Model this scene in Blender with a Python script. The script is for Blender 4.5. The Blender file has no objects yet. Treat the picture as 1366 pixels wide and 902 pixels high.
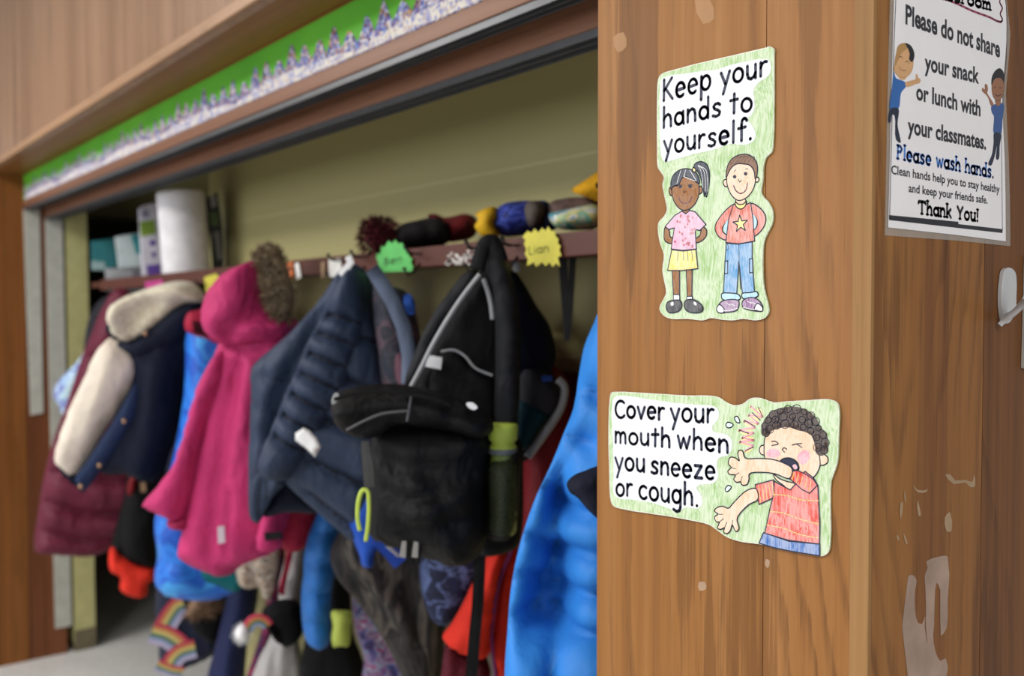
import bpy, bmesh, math, random
import numpy as np
from mathutils import Vector, Matrix, noise
from mathutils.geometry import delaunay_2d_cdt

random.seed(7)
SC = bpy.context.scene
COL = SC.collection
# ------------------------------------------------------------------ camera
FPX = 1268.6                       # focal length in pixels of a 1366 px wide frame
YAW, PITCH, CAM_H = math.radians(38.263), math.radians(-1.42), 1.47
FW = Vector((-math.cos(YAW) * math.cos(PITCH), math.sin(YAW) * math.cos(PITCH), math.sin(PITCH)))
RT = FW.cross(Vector((0, 0, 1))).normalized()
UP = RT.cross(FW)
CAM = Vector((0, 0, CAM_H))
cam_data = bpy.data.cameras.new('camera')
cam = bpy.data.objects.new('camera', cam_data)
COL.objects.link(cam)
m = Matrix((RT, UP, -FW)).transposed().to_4x4()
m.translation = CAM
cam.matrix_world = m
cam_data.sensor_width = 36.0
cam_data.sensor_fit = 'HORIZONTAL'
cam_data.lens = FPX / 1366 * 36.0
cam_data.clip_start = 0.02
cam_data.dof.use_dof = True
cam_data.dof.focus_distance = 0.92
cam_data.dof.aperture_fstop = 4.2
SC.camera = cam
# ------------------------------------------------------------------ light
SC.view_settings.view_transform = 'Standard'
SC.view_settings.look = 'None'
SC.view_settings.exposure = -0.06
SC.view_settings.gamma = 1.0
SC.view_settings.use_curve_mapping = False
world = bpy.data.worlds.new('world')
SC.world = world
world.use_nodes = True
world.node_tree.nodes['Background'].inputs[0].default_value = (0.93, 0.96, 1.0, 1)
world.node_tree.nodes['Background'].inputs[1].default_value = 0.34


def area_light(name, loc, target, sx, sy, power, col):
    l = bpy.data.lights.new(name, 'AREA')
    l.shape = 'RECTANGLE'
    l.size, l.size_y, l.energy, l.color = sx, sy, power, col
    o = bpy.data.objects.new(name, l)
    COL.objects.link(o)
    o.location = loc
    o.rotation_euler = (Vector(target) - Vector(loc)).to_track_quat('-Z', 'Y').to_euler()
    return o


area_light('ceiling_and_fill_light', (-3.6, -0.9, 2.74), (-3.6, -0.9, 0), 1.2, 0.6, 70, (1.0, 0.97, 0.93))
area_light('ceiling_and_fill_light', (-1.2, -1.2, 2.74), (-1.2, -1.2, 0), 1.2, 0.6, 46, (1.0, 0.97, 0.93))
area_light('ceiling_and_fill_light', (1.6, -0.2, 2.74), (1.6, -0.2, 0), 1.2, 0.6, 46, (1.0, 0.97, 0.93))  # unseen fill lamp added to brighten the pier's right face
area_light('daylight_through_window', (-3.2, -4.4, 1.8), (-1.2, 0.9, 1.2), 3.6, 1.7, 100, (0.94, 0.97, 1.0))
area_light('daylight_through_window', (3.6, -0.8, 1.7), (-0.6, 0.9, 1.3), 1.6, 1.5, 22, (0.94, 0.97, 1.0))


# ------------------------------------------------------------------ geometry helpers
def ray(px, py):
    return (FW + RT * ((px - 683.0) / FPX) + UP * ((451.0 - py) / FPX)).normalized()


def PY(px, py, y):
    d = ray(px, py)
    return CAM + d * ((y - CAM.y) / d.y)


def PX(px, py, x):
    d = ray(px, py)
    return CAM + d * ((x - CAM.x) / d.x)


def PZ(px, py, z):
    d = ray(px, py)
    return CAM + d * ((z - CAM.z) / d.z)


def catmull(p, closed=True, n=4):
    """centripetal Catmull-Rom: smooth, never overshoots into loops"""
    p = [Vector((q[0], q[1])) for q in p]
    out = []
    N = len(p)
    for i in range(N if closed else N - 1):
        if closed:
            a, b, c, d = p[i - 1], p[i], p[(i + 1) % N], p[(i + 2) % N]
        else:
            b, c = p[i], p[i + 1]
            a = p[i - 1] if i else b + (b - c) * .5
            d = p[i + 2] if i + 2 < N else c + (c - b) * .5
        t0 = 0.0
        t1 = t0 + max((b - a).length, 1e-9) ** .5
        t2 = t1 + max((c - b).length, 1e-9) ** .5
        t3 = t2 + max((d - c).length, 1e-9) ** .5
        for k in range(n):
            t = t1 + (t2 - t1) * k / n
            A1 = a * ((t1 - t) / (t1 - t0)) + b * ((t - t0) / (t1 - t0))
            A2 = b * ((t2 - t) / (t2 - t1)) + c * ((t - t1) / (t2 - t1))
            A3 = c * ((t3 - t) / (t3 - t2)) + d * ((t - t2) / (t3 - t2))
            B1 = A1 * ((t2 - t) / (t2 - t0)) + A2 * ((t - t0) / (t2 - t0))
            B2 = A2 * ((t3 - t) / (t3 - t1)) + A3 * ((t - t1) / (t3 - t1))
            out.append(B1 * ((t2 - t) / (t2 - t1)) + B2 * ((t - t1) / (t2 - t1)))
    if not closed:
        out.append(p[-1])
    return [(q.x, q.y) for q in out]


def tri2(pts2):
    """triangles (counter-clockwise) that fill a closed outline"""
    sc = max(max(abs(a), abs(b)) for a, b in pts2) or 1
    vo, _, fo, _, _, _ = delaunay_2d_cdt([Vector(q) for q in pts2], [], [list(range(len(pts2)))], 1, 1e-7)
    fs = []
    for f in fo:
        f = list(f)
        s = sum(vo[f[k]].x * vo[f[(k + 1) % len(f)]].y - vo[f[(k + 1) % len(f)]].x * vo[f[k]].y for k in range(len(f)))
        if s < 0:
            f.reverse()
        fs.append(f)
    return [(q.x, q.y) for q in vo], fs


class Frame:
    """an upright plane in the room: origin, u to the right, v up, n towards the room"""

    def __init__(self, O, u, v, n):
        self.O, self.u, self.v, self.n = Vector(O), Vector(u), Vector(v), Vector(n)

    def to2(self, q, off=0.0):
        d = ray(q[0], q[1])
        t = (self.O + self.n * off - CAM).dot(self.n) / d.dot(self.n)
        r = CAM + d * t - self.O
        return (r.dot(self.u), r.dot(self.v))

    def to3(self, a, b, off=0.0):
        return self.O + self.u * a + self.v * b + self.n * off

    def pt(self, px, py, off=0.0):
        a, b = self.to2((px, py), off)
        return self.to3(a, b, off)

    def scale(self, q):                       # metres per pixel near q
        return (self.pt(*q) - CAM).length / FPX


def hang(px, py, dist, yaw=0.0):
    """plane of a garment hanging from the point seen at px,py, dist metres from the lens on the floor plan"""
    d = ray(px, py)
    h = Vector((d.x, d.y, 0))
    O = CAM + d * (dist / h.length)
    n = -h.normalized()
    n.rotate(Matrix.Rotation(math.radians(yaw), 3, 'Z'))
    u = Vector((0, 0, 1)).cross(n)
    return Frame(O, u, (0, 0, 1), n)


class MB:
    def __init__(self):
        self.v, self.f, self.fm = [], [], []

    def add(self, verts, faces, mi=0):
        b = len(self.v)
        self.v += [Vector(q) for q in verts]
        for f in faces:
            self.f.append([i + b for i in f])
            self.fm.append(mi)

    def box(self, x0, x1, y0, y1, z0, z1, mi=0):
        self.add([(x0, y0, z0), (x1, y0, z0), (x1, y1, z0), (x0, y1, z0), (x0, y0, z1), (x1, y0, z1), (x1, y1, z1), (x0, y1, z1)],
                 [(0, 3, 2, 1), (4, 5, 6, 7), (0, 1, 5, 4), (1, 2, 6, 5), (2, 3, 7, 6), (3, 0, 4, 7)], mi)

    def prism(self, pts, d, mi=0):
        """pts: ring of 3D points, extruded by vector d"""
        n = len(pts)
        d = Vector(d)
        self.add(list(pts) + [Vector(q) + d for q in pts],
                 [list(range(n)), list(range(2 * n - 1, n - 1, -1))] + [(i, i + n, (i + 1) % n + n, (i + 1) % n) for i in range(n)], mi)

    def tube(self, pts, r, seg=8, mi=0, closed=False):
        pts = [Vector(q) for q in pts]
        n = len(pts)
        rad = r if isinstance(r, (list, tuple)) else [r] * n
        vs = []
        up = None
        for i, q in enumerate(pts):
            if closed:
                t = (pts[(i + 1) % n] - pts[i - 1]).normalized()
            else:
                t = (pts[min(i + 1, n - 1)] - pts[max(i - 1, 0)]).normalized()
            if up is None:
                up = Vector((0, 0, 1)) if abs(t.z) < 0.9 else Vector((1, 0, 0))
            a = t.cross(up).normalized()
            up = a.cross(t).normalized()
            for k in range(seg):
                an = 2 * math.pi * k / seg
                vs.append(q + (a * math.cos(an) + up * math.sin(an)) * rad[i])
        fs = []
        for i in range(n if closed else n - 1):
            for k in range(seg):
                a0, a1 = i * seg + k, i * seg + (k + 1) % seg
                b0, b1 = ((i + 1) % n) * seg + k, ((i + 1) % n) * seg + (k + 1) % seg
                fs.append((a0, a1, b1, b0))
        if not closed:
            fs.append(list(range(seg - 1, -1, -1)))
            fs.append(list(range((n - 1) * seg, n * seg)))
        self.add(vs, fs, mi)

    def strap(self, pts, w, t, n, mi=0):
        """flat webbing along 3D pts, w wide, t thick, facing n"""
        pts = [Vector(q) for q in pts]
        n = Vector(n)
        vs = []
        N = len(pts)
        ws = w if isinstance(w, (list, tuple)) else [w] * N
        for i, q in enumerate(pts):
            tg = (pts[min(i + 1, N - 1)] - pts[max(i - 1, 0)]).normalized()
            s = tg.cross(n).normalized()
            nn = s.cross(tg).normalized()
            h = ws[i] / 2
            vs += [q + s * h - nn * t / 2, q + s * h + nn * t / 2 * .6, q + nn * t / 2, q - s * h + nn * t / 2 * .6, q - s * h - nn * t / 2]
        fs = []
        for i in range(N - 1):
            for k in range(5):
                a, b = i * 5 + k, i * 5 + (k + 1) % 5
                fs.append((a, b, b + 5, a + 5))
        fs += [(0, 1, 2, 3, 4), tuple((N - 1) * 5 + k for k in (4, 3, 2, 1, 0))]
        self.add(vs, fs, mi)

    def lathe(self, prof, c, axis=(0, 0, 1), seg=28, mi=0, caps=True):
        ax = Vector(axis).normalized()
        a = ax.cross(Vector((0.3, 1, 0.1))).normalized()
        b = ax.cross(a)
        c = Vector(c)
        vs = [c + ax * z + (a * math.cos(2 * math.pi * k / seg) + b * math.sin(2 * math.pi * k / seg)) * r for r, z in prof for k in range(seg)]
        fs = [(i * seg + k, i * seg + (k + 1) % seg, (i + 1) * seg + (k + 1) % seg, (i + 1) * seg + k) for i in range(len(prof) - 1) for k in range(seg)]
        if caps:
            fs += [list(range(seg - 1, -1, -1)), list(range((len(prof) - 1) * seg, len(prof) * seg))]
        self.add(vs, fs, mi)

    def ball(self, c, r, sx=1, sy=1, sz=1, mi=0, seg=16, rings=10, jit=0.0, seed=0):
        c = Vector(c)
        vs, fs = [], []
        for i in range(rings + 1):
            th = math.pi * i / rings
            for k in range(seg):
                ph = 2 * math.pi * k / seg
                d = Vector((math.sin(th) * math.cos(ph), math.sin(th) * math.sin(ph), math.cos(th)))
                rr = r * (1 + jit * noise.noise(d * 2.3 + Vector((seed, seed * 2, 0))))
                vs.append(c + Vector((d.x * sx, d.y * sy, d.z * sz)) * rr)
        for i in range(rings):
            for k in range(seg):
                fs.append((i * seg + k, (i + 1) * seg + k, (i + 1) * seg + (k + 1) % seg, i * seg + (k + 1) % seg))
        self.add(vs, fs, mi)

    # flat drawing on a plane -------------------------------------------------
    def fill(self, fr, pts2, off, mi=0):
        v, f = tri2(pts2)
        self.add([fr.to3(a, b, off) for a, b in v], f, mi)

    def card(self, fr, pts2, o0, o1, mi=0):
        v, f = tri2(pts2)
        n = len(v)
        E = {}
        for q in f:
            for k in range(len(q)):
                E[(q[k], q[(k + 1) % len(q)])] = 1
        rim = [e for e in E if (e[1], e[0]) not in E]
        self.add([fr.to3(a, b, o1) for a, b in v] + [fr.to3(a, b, o0) for a, b in v],
                 f + [[i + n for i in reversed(q)] for q in f] + [(i, i + n, j + n, j) for i, j in rim], mi)

    def pen(self, fr, pts2, w, off, mi=0, closed=False):
        p = [Vector(q) for q in pts2]
        if closed:
            p = p + [p[0]]
        h = w / 2
        for a, b in zip(p[:-1], p[1:]):
            d = b - a
            if d.length < 1e-7:
                continue
            s = Vector((-d.y, d.x)).normalized() * h
            self.add([fr.to3(q.x, q.y, off) for q in (a - s, b - s, b + s, a + s)], [(0, 1, 2, 3)], mi)
        for q in p:
            self.add([fr.to3(q.x + h * math.cos(k * math.pi / 4), q.y + h * math.sin(k * math.pi / 4), off) for k in range(8)], [list(range(8))], mi)

    def build(self, name, mats, parent=None, smooth=False, bevel=0.0, autosmooth=None):
        me = bpy.data.meshes.new(name)
        base = parent.matrix_world.translation if parent else Vector((0, 0, 0))
        if parent:
            par = parent
            base = Vector((0, 0, 0))
            while par:
                base = base + par.location
                par = par.parent
        me.from_pydata([tuple(q - base) for q in self.v], [], self.f)
        mats = mats if isinstance(mats, (list, tuple)) else [mats]
        for mt in mats:
            me.materials.append(mt)
        if len(mats) > 1:
            me.polygons.foreach_set('material_index', self.fm)
        if bevel:
            bm = bmesh.new()
            bm.from_mesh(me)
            bmesh.ops.remove_doubles(bm, verts=bm.verts, dist=1e-5)
            bmesh.ops.bevel(bm, geom=[e for e in bm.edges if e.is_manifold and e.calc_face_angle(0) > 0.5], offset=bevel, segments=3, profile=0.6, affect='EDGES')
            bm.to_mesh(me)
            bm.free()
        if smooth:
            me.shade_smooth() if hasattr(me, 'shade_smooth') else me.polygons.foreach_set('use_smooth', [True] * len(me.polygons))
        me.update()
        o = bpy.data.objects.new(name, me)
        COL.objects.link(o)
        if parent:
            o.parent = parent
        return o


def tag(o, label, cat, group=None):
    o['label'] = label
    o['category'] = cat
    if group:
        o['group'] = group
    return o


def thing(name, label, cat, loc, group=None):
    o = bpy.data.objects.new(name, None)
    o.empty_display_size = 0.05
    COL.objects.link(o)
    o.location = loc
    return tag(o, label, cat, group)


def struct(o):
    o['kind'] = 'structure'
    return o


def poly_dist(P, poly, closed):
    """distance of each row of P to a polyline"""
    A = np.array(poly, float)
    B = np.roll(A, -1, 0) if closed else A[1:]
    if not closed:
        A = A[:-1]
    best = np.full(len(P), 1e9)
    for a, b in zip(A, B):
        d = b - a
        L = max(d @ d, 1e-12)
        t = np.clip(((P - a) @ d) / L, 0, 1)
        q = P - (a + t[:, None] * d)
        best = np.minimum(best, np.sqrt((q ** 2).sum(1)))
    return best


def inside(P, poly):
    A = np.array(poly, float)
    r = np.zeros(len(P), bool)
    j = len(A) - 1
    for i in range(len(A)):
        xi, yi = A[i]
        xj, yj = A[j]
        c = ((yi > P[:, 1]) != (yj > P[:, 1]))
        with np.errstate(divide='ignore', invalid='ignore'):
            xx = (xj - xi) * (P[:, 1] - yi) / (yj - yi) + xi
        r ^= c & (P[:, 0] < xx)
        j = i
    return r


def puff(name, out, fr, T, mat, parent=None, rim=0.05, off=0.0, res=0.012, wr=(0.006, 7.0, 0.4), quilt=(), qd=0.012, qw=0.012,
         folds=(), n=3, seed=0, tilt=(0.0, 0.0), crease_shade=None, tw=0.004, fur=0, furlen=0.02, furmat=None):
    """a soft body with real thickness: seen outline `out` (px), thickness T (m), rounded over `rim`,
    cloth noise wr=(amplitude, frequency, vertical stretch), quilt = stitched lines, folds = (line, amplitude, width)"""
    o2 = catmull([fr.to2(q, off) for q in out], True, n)
    O = np.array(o2)
    # resample the outline
    seglen = np.sqrt(((np.roll(O, -1, 0) - O) ** 2).sum(1))
    ring = []
    for i in range(len(O)):
        k = max(1, int(round(seglen[i] / res)))
        for j in range(k):
            ring.append(tuple(O[i] + (O[(i + 1) % len(O)] - O[i]) * j / k))
    lo, hi = O.min(0), O.max(0)
    xs = np.arange(lo[0], hi[0], res)
    ys = np.arange(lo[1], hi[1], res * 0.866)
    G = np.array([(x + (res / 2 if j % 2 else 0), y) for j, y in enumerate(ys) for x in xs])
    G = G[inside(G, ring)] if len(G) else np.zeros((0, 2))
    if len(G):
        G = G[poly_dist(G, ring, True) > res * 0.55]
    vin = [Vector(q) for q in ring] + [Vector(q) for q in G]
    vo, _, fo, _, _, _ = delaunay_2d_cdt(vin, [], [list(range(len(ring)))], 1, 1e-6)
    V = np.array([(q.x, q.y) for q in vo])
    D = poly_dist(V, ring, True)
    t = np.clip(D / rim, 0, 1)
    prof = np.sqrt(np.clip(1 - (1 - t) ** 2, 0, 1))
    H = prof * T / 2
    amp, fq, st = wr
    nz = np.array([noise.noise(Vector((a * fq + seed * 3.1, b * fq * st + seed, seed * 1.7))) + 0.45 * noise.noise(Vector((a * fq * 2.7 + seed, b * fq * st * 2.3, seed + 5.0))) for a, b in V])
    H = H + nz * amp * np.minimum(1, D / (rim * 0.5))
    fade = np.minimum(1, D / (rim * 0.35))
    TD = np.full(len(V), 9.0)
    for ln in quilt:
        d = poly_dist(V, [fr.to2(q, off + T / 2) for q in ln], False)
        TD = np.minimum(TD, d)
        H = H - qd * np.exp(-d / qw) * (0.35 + 0.65 * fade)
    for ln, a, w in folds:
        d = poly_dist(V, [fr.to2(q, off + T / 2) for q in catmull(ln, False, 4)], False)
        H = H + a * np.exp(-(d / w) ** 2) * fade
    tl = tilt[0] * V[:, 0] + tilt[1] * V[:, 1]
    edge = D < 1e-5
    front = [fr.to3(V[i, 0], V[i, 1], off + tl[i] + (0 if edge[i] else H[i])) for i in range(len(V))]
    mb = MB()
    verts = list(front)
    bidx = {}
    for i in range(len(V)):
        if edge[i]:
            bidx[i] = i
        else:
            bidx[i] = len(verts)
            verts.append(fr.to3(V[i, 0], V[i, 1], off + tl[i] - prof[i] * T / 2))
    faces = []
    for f in fo:
        f = list(f)
        a2 = sum(V[f[k], 0] * V[f[(k + 1) % len(f)], 1] - V[f[(k + 1) % len(f)], 0] * V[f[k], 1] for k in range(len(f)))
        if a2 < 0:
            f.reverse()
        faces.append(f)
        if not all(edge[i] for i in f):
            faces.append([bidx[i] for i in reversed(f)])
    if crease_shade:  # darker colour painted near quilt lines, standing in for shade in the creases
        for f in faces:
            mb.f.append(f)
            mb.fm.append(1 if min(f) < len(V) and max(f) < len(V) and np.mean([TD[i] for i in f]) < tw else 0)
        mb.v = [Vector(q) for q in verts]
        ob = mb.build(name, [mat, crease_shade], parent, smooth=True)
    else:
        mb.add(verts, faces)
        ob = mb.build(name, mat, parent, smooth=True)
    if fur:
        rnd = random.Random(seed + 11)
        fb = MB()
        for _ in range(fur):
            i = rnd.randrange(len(V))
            c = np.array([O[:, 0].mean(), O[:, 1].mean()])
            nd = (V[i] - c)
            k = 1 - prof[i] * 0.75
            d = (fr.u * nd[0] + fr.v * nd[1])
            d = d.normalized() * k if d.length > 1e-6 else Vector((0, 0, 0))
            d = d + fr.n * (0.25 + prof[i] * 0.6) + Vector((rnd.gauss(0, .45), rnd.gauss(0, .45), rnd.gauss(0, .45)))
            d.normalize()
            s = d.cross(Vector((rnd.random() - .5, rnd.random() - .5, rnd.random() - .5))).normalized() * furlen * 0.07
            L = furlen * (0.5 + rnd.random() * 0.8)
            q = front[i] - d * 0.003
            bend = Vector((rnd.gauss(0, .3), rnd.gauss(0, .3), -0.3)) * L * 0.5
            fb.add([q - s, q + s, q + d * L * .6 + s * .6 + bend * .4, q + d * L + bend], [(0, 1, 2), (0, 2, 3)])
        fb.build('fur', furmat or mat, ob)
    return ob


def slab(name, out, fr, depth, mat, parent=None, off=0.0, bevel=0.003, n=1, smooth=False):
    """rigid body: seen outline on the plane, `depth` metres thick away from the room"""
    p = [fr.to2(q, off) for q in (catmull(out, True, n) if n > 1 else out)]
    a = sum(p[i][0] * p[(i + 1) % len(p)][1] - p[(i + 1) % len(p)][0] * p[i][1] for i in range(len(p)))
    if a < 0:
        p.reverse()
    mb = MB()
    mb.card(fr, p, off - depth, off)
    return mb.build(name, mat, parent, bevel=bevel, smooth=smooth)


# ------------------------------------------------------------------ materials
def lin(h):
    if isinstance(h, tuple):
        return h if len(h) == 4 else (*h, 1)
    h = h.lstrip('#')
    c = [int(h[i:i + 2], 16) / 255 for i in (0, 2, 4)]
    return tuple(x / 12.92 if x <= .04045 else ((x + .055) / 1.055) ** 2.4 for x in c) + (1,)


class NT:
    def __init__(self, name):
        self.m = bpy.data.materials.new(name)
        self.m.use_nodes = True
        self.t = self.m.node_tree
        self.b = self.t.nodes['Principled BSDF']

    def n(self, typ, **kw):
        nd = self.t.nodes.new(typ)
        ins = kw.pop('ins', {})
        for k, v in kw.items():
            setattr(nd, k, v)
        for k, v in ins.items():
            self.put(nd.inputs[k], v)
        return nd

    def put(self, sock, v):
        if isinstance(v, bpy.types.NodeSocket):
            self.t.links.new(v, sock)
        else:
            sock.default_value = v

    def math(self, op, a, b=0.0, c=0.0):
        nd = self.n('ShaderNodeMath', operation=op)
        self.put(nd.inputs[0], a)
        self.put(nd.inputs[1], b)
        self.put(nd.inputs[2], c)
        return nd.outputs[0]

    def mix(self, f, a, b, blend='MIX'):
        nd = self.n('ShaderNodeMix', data_type='RGBA', blend_type=blend)
        self.put(nd.inputs[0], f)
        self.put(nd.inputs[6], a)
        self.put(nd.inputs[7], b)
        return nd.outputs[2]

    def noise(self, vec, scale, detail=3, rough=0.55, dist=0.0):
        nd = self.n('ShaderNodeTexNoise', ins={'Scale': scale, 'Detail': detail, 'Roughness': rough, 'Distortion': dist})
        self.t.links.new(vec, nd.inputs['Vector'])
        return nd.outputs['Fac']

    def coord(self, sc=(1, 1, 1), loc=(0, 0, 0), rot=(0, 0, 0)):
        g = self.n('ShaderNodeNewGeometry')
        mp = self.n('ShaderNodeMapping', ins={'Scale': sc, 'Location': loc, 'Rotation': rot})
        self.t.links.new(g.outputs['Position'], mp.inputs[0])
        return mp.outputs[0]

    def ramp(self, f, stops):
        nd = self.n('ShaderNodeValToRGB')
        self.put(nd.inputs[0], f)
        el = nd.color_ramp.elements
        while len(el) < len(stops):
            el.new(0.5)
        for e, (p, c) in zip(el, stops):
            e.position = p
            e.color = lin(c)
        return nd.outputs[0]

    def bump(self, h, strength=0.3, dist=0.002):
        nd = self.n('ShaderNodeBump', ins={'Strength': strength, 'Distance': dist})
        self.put(nd.inputs['Height'], h)
        self.t.links.new(nd.outputs[0], self.b.inputs['Normal'])

    def done(self, color, rough=0.6, spec=0.5, metal=0.0, sheen=0.0, coat=0.0):
        self.put(self.b.inputs['Base Color'], color)
        self.put(self.b.inputs['Roughness'], rough)
        self.put(self.b.inputs['Specular IOR Level'], spec)
        self.put(self.b.inputs['Metallic'], metal)
        if sheen:
            self.put(self.b.inputs['Sheen Weight'], sheen)
        if coat:
            self.put(self.b.inputs['Coat Weight'], coat)
            self.put(self.b.inputs['Coat Roughness'], 0.15)
        return self.m


def plain(name, col, rough=0.6, spec=0.4, metal=0.0, var=0.06):
    t = NT(name)
    f = t.noise(t.coord((1, 1, 1)), 24, 3)
    c = lin(col)
    d = tuple(x * (1 - var * 2) for x in c[:3]) + (1,)
    e = tuple(min(1, x * (1 + var)) for x in c[:3]) + (1,)
    return t.done(t.ramp(f, [(0.3, d), (0.7, e)]), rough, spec, metal)


def cloth(name, col, rough=0.75, spec=0.18, sheen=0.0, var=0.1, wrinkle=0.5, wscale=16):
    t = NT(name)
    co = t.coord()
    f = t.noise(co, 9, 4)
    c = lin(col)
    d = tuple(x * (1 - var * 1.6) for x in c[:3]) + (1,)
    e = tuple(min(1, x * (1 + var)) for x in c[:3]) + (1,)
    w = t.noise(t.coord((1, 1, 0.6)), wscale, 3, 0.5, 0.4)
    t.bump(t.math('ADD', w, t.math('MULTIPLY', t.noise(co, 260, 2), 0.04)), wrinkle, 0.03)
    return t.done(t.ramp(f, [(0.3, d), (0.7, e)]), rough, spec, 0, sheen)


def wood(name, base, light, dark, seed=0.0, freq=16.0, streak=0.6, rough=0.42, warp=1.0, jag=0.7, spec=0.22, horiz=False, cen=None, arch=0.0, jit=0.55, patchy=0.0):
    """veneer: long streaks, cathedral rings broken into flecks, fine pores; grain runs up (or along the beam)"""
    t = NT(name)
    g = t.n('ShaderNodeNewGeometry')
    sp = t.n('ShaderNodeSeparateXYZ')
    t.t.links.new(g.outputs['Position'], sp.inputs[0])
    if horiz:
        lat, run = t.math('ADD', sp.outputs[2], sp.outputs[1]), sp.outputs[0]
    else:
        lat, run = t.math('ADD', sp.outputs[0], sp.outputs[1]), sp.outputs[2]
    cb = t.n('ShaderNodeCombineXYZ')
    t.put(cb.inputs[0], lat)
    t.put(cb.inputs[1], seed)
    t.put(cb.inputs[2], run)
    P = cb.outputs[0]

    def mp(sx, sz, off=0.0):
        n_ = t.n('ShaderNodeMapping', ins={'Scale': (sx, 1, sz), 'Location': (off, off * 2, off * 3)})
        t.t.links.new(P, n_.inputs[0])
        return n_.outputs[0]
    w1 = t.noise(mp(5, 0.8), 1.0, 2, 0.5)
    w2 = t.noise(mp(55, 7.0, 3.1), 1.0, 3, 0.6)
    base_l = t.math('MULTIPLY', lat, freq)
    if cen is not None:                                   # flat-sawn board: nested arches around the board's heart
        dl = t.math('SUBTRACT', t.math('ADD', lat, t.math('MULTIPLY_ADD', t.noise(mp(1.2, 1.6, 4.4), 1.0, 1), 0.10, -0.05)), cen)
        base_l = t.math('ADD', t.math('MULTIPLY', t.math('SQRT', t.math('ADD', t.math('MULTIPLY', dl, dl), 0.0001)), freq), t.math('MULTIPLY', run, arch))
    ring = t.math('ADD', base_l, t.math('ADD', t.math('MULTIPLY', w1, warp * 4.5), t.math('MULTIPLY', w2, jit)))
    saw = t.math('FRACT', ring)
    ss = t.n('ShaderNodeMapRange', interpolation_type='SMOOTHSTEP', ins={'From Min': 0.45, 'From Max': 0.86})
    t.put(ss.inputs['Value'], saw)
    late = t.math('MULTIPLY', ss.outputs[0], t.math('SMOOTH_MIN', t.math('MULTIPLY', t.math('SUBTRACT', 1.0, saw), 9.0), 1.0, 0.2))
    flk = t.n('ShaderNodeMapRange', interpolation_type='SMOOTHSTEP', ins={'From Min': 0.40, 'From Max': 0.62})
    t.put(flk.inputs['Value'], t.noise(mp(230, 5.0, 9.3), 1.0, 2, 0.6))
    pat = t.n('ShaderNodeMapRange', interpolation_type='SMOOTHSTEP', ins={'From Min': 0.36, 'From Max': 0.64, 'To Min': 0.12, 'To Max': 1.0})
    t.put(pat.inputs['Value'], t.noise(mp(13, 2.2, 6.2), 1.0, 2, 0.6))
    late = t.math('MULTIPLY', late, pat.outputs[0])
    flecks = t.math('MULTIPLY', late, t.math('MULTIPLY_ADD', flk.outputs[0], jag, 1.0 - jag))
    s = t.math('ADD', t.math('MULTIPLY', t.noise(mp(15, 0.22, 7.7), 1.0, 2, 0.5), 0.6), t.math('MULTIPLY', t.noise(mp(95, 0.9, 5.1), 1.0, 3, 0.6), 0.4))
    c0 = t.ramp(s, [(0.30, dark), (0.48, base), (0.66, light)])
    dk = tuple(x * 0.55 for x in lin(dark)[:3]) + (1,)
    c1 = t.mix(t.math('MULTIPLY', flecks, streak), c0, dk)
    if patchy:                                            # filled flame figures with ragged tips
        fl = t.math('ADD', t.noise(mp(17, 1.5, 2.7), 1.0, 2, 0.5), t.math('ADD', t.math('MULTIPLY', t.noise(mp(150, 2.6, 8.8), 1.0, 2, 0.6), 0.20), t.math('MULTIPLY', t.noise(mp(420, 12, 3.8), 1.0, 2, 0.6), 0.10)))
        fm = t.n('ShaderNodeMapRange', interpolation_type='SMOOTHSTEP', ins={'From Min': 0.685, 'From Max': 0.735})
        t.put(fm.inputs['Value'], fl)
        c1 = t.mix(t.math('MULTIPLY', fm.outputs[0], patchy), c1, dk)
    po = t.n('ShaderNodeMapRange', interpolation_type='SMOOTHSTEP', ins={'From Min': 0.56, 'From Max': 0.70})
    pores = t.noise(mp(520, 14, 1.3), 1.0, 2, 0.6)
    t.put(po.inputs['Value'], pores)
    c2 = t.mix(t.math('MULTIPLY', po.outputs[0], t.math('MULTIPLY_ADD', late, 0.35, 0.16)), c1, dk)
    t.bump(t.math('ADD', pores, t.math('MULTIPLY', flecks, -0.6)), 0.12, 0.0008)
    return t.done(c2, rough, spec)


def crayon(name, col, white='#f4f6f0', scale=90, ang=0.9, amt=0.5, rough=0.35, stretch=5.0):
    t = NT(name)
    co = t.coord((1, 1, 1))
    w = t.noise(co, scale * 0.35, 2)
    r = t.n('ShaderNodeMapping', ins={'Rotation': (0, ang, 0), 'Scale': (scale * 8, scale * 8, scale * 8 / stretch)})
    t.t.links.new(co, r.inputs[0])
    s = t.n('ShaderNodeVectorMath', operation='ADD')
    t.t.links.new(r.outputs[0], s.inputs[0])
    cc = t.n('ShaderNodeCombineXYZ')
    t.put(cc.inputs[0], t.math('MULTIPLY', w, 14.0))
    t.t.links.new(cc.outputs[0], s.inputs[1])
    f = t.noise(s.outputs[0], 1.0, 2, 0.5)
    blot = t.noise(co, scale, 2)
    k = t.math('MULTIPLY', t.math('ADD', f, t.math('MULTIPLY', blot, 0.6)), 1.0)
    c = t.ramp(k, [(0.55, col), (1.0 - 0.1, t_mix(col, white, amt))])
    return t.done(c, 0.6, 0.2)


def t_mix(a, b, k):
    a, b = lin(a), lin(b)
    return tuple(a[i] * (1 - k) + b[i] * k for i in range(3)) + (1,)


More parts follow.
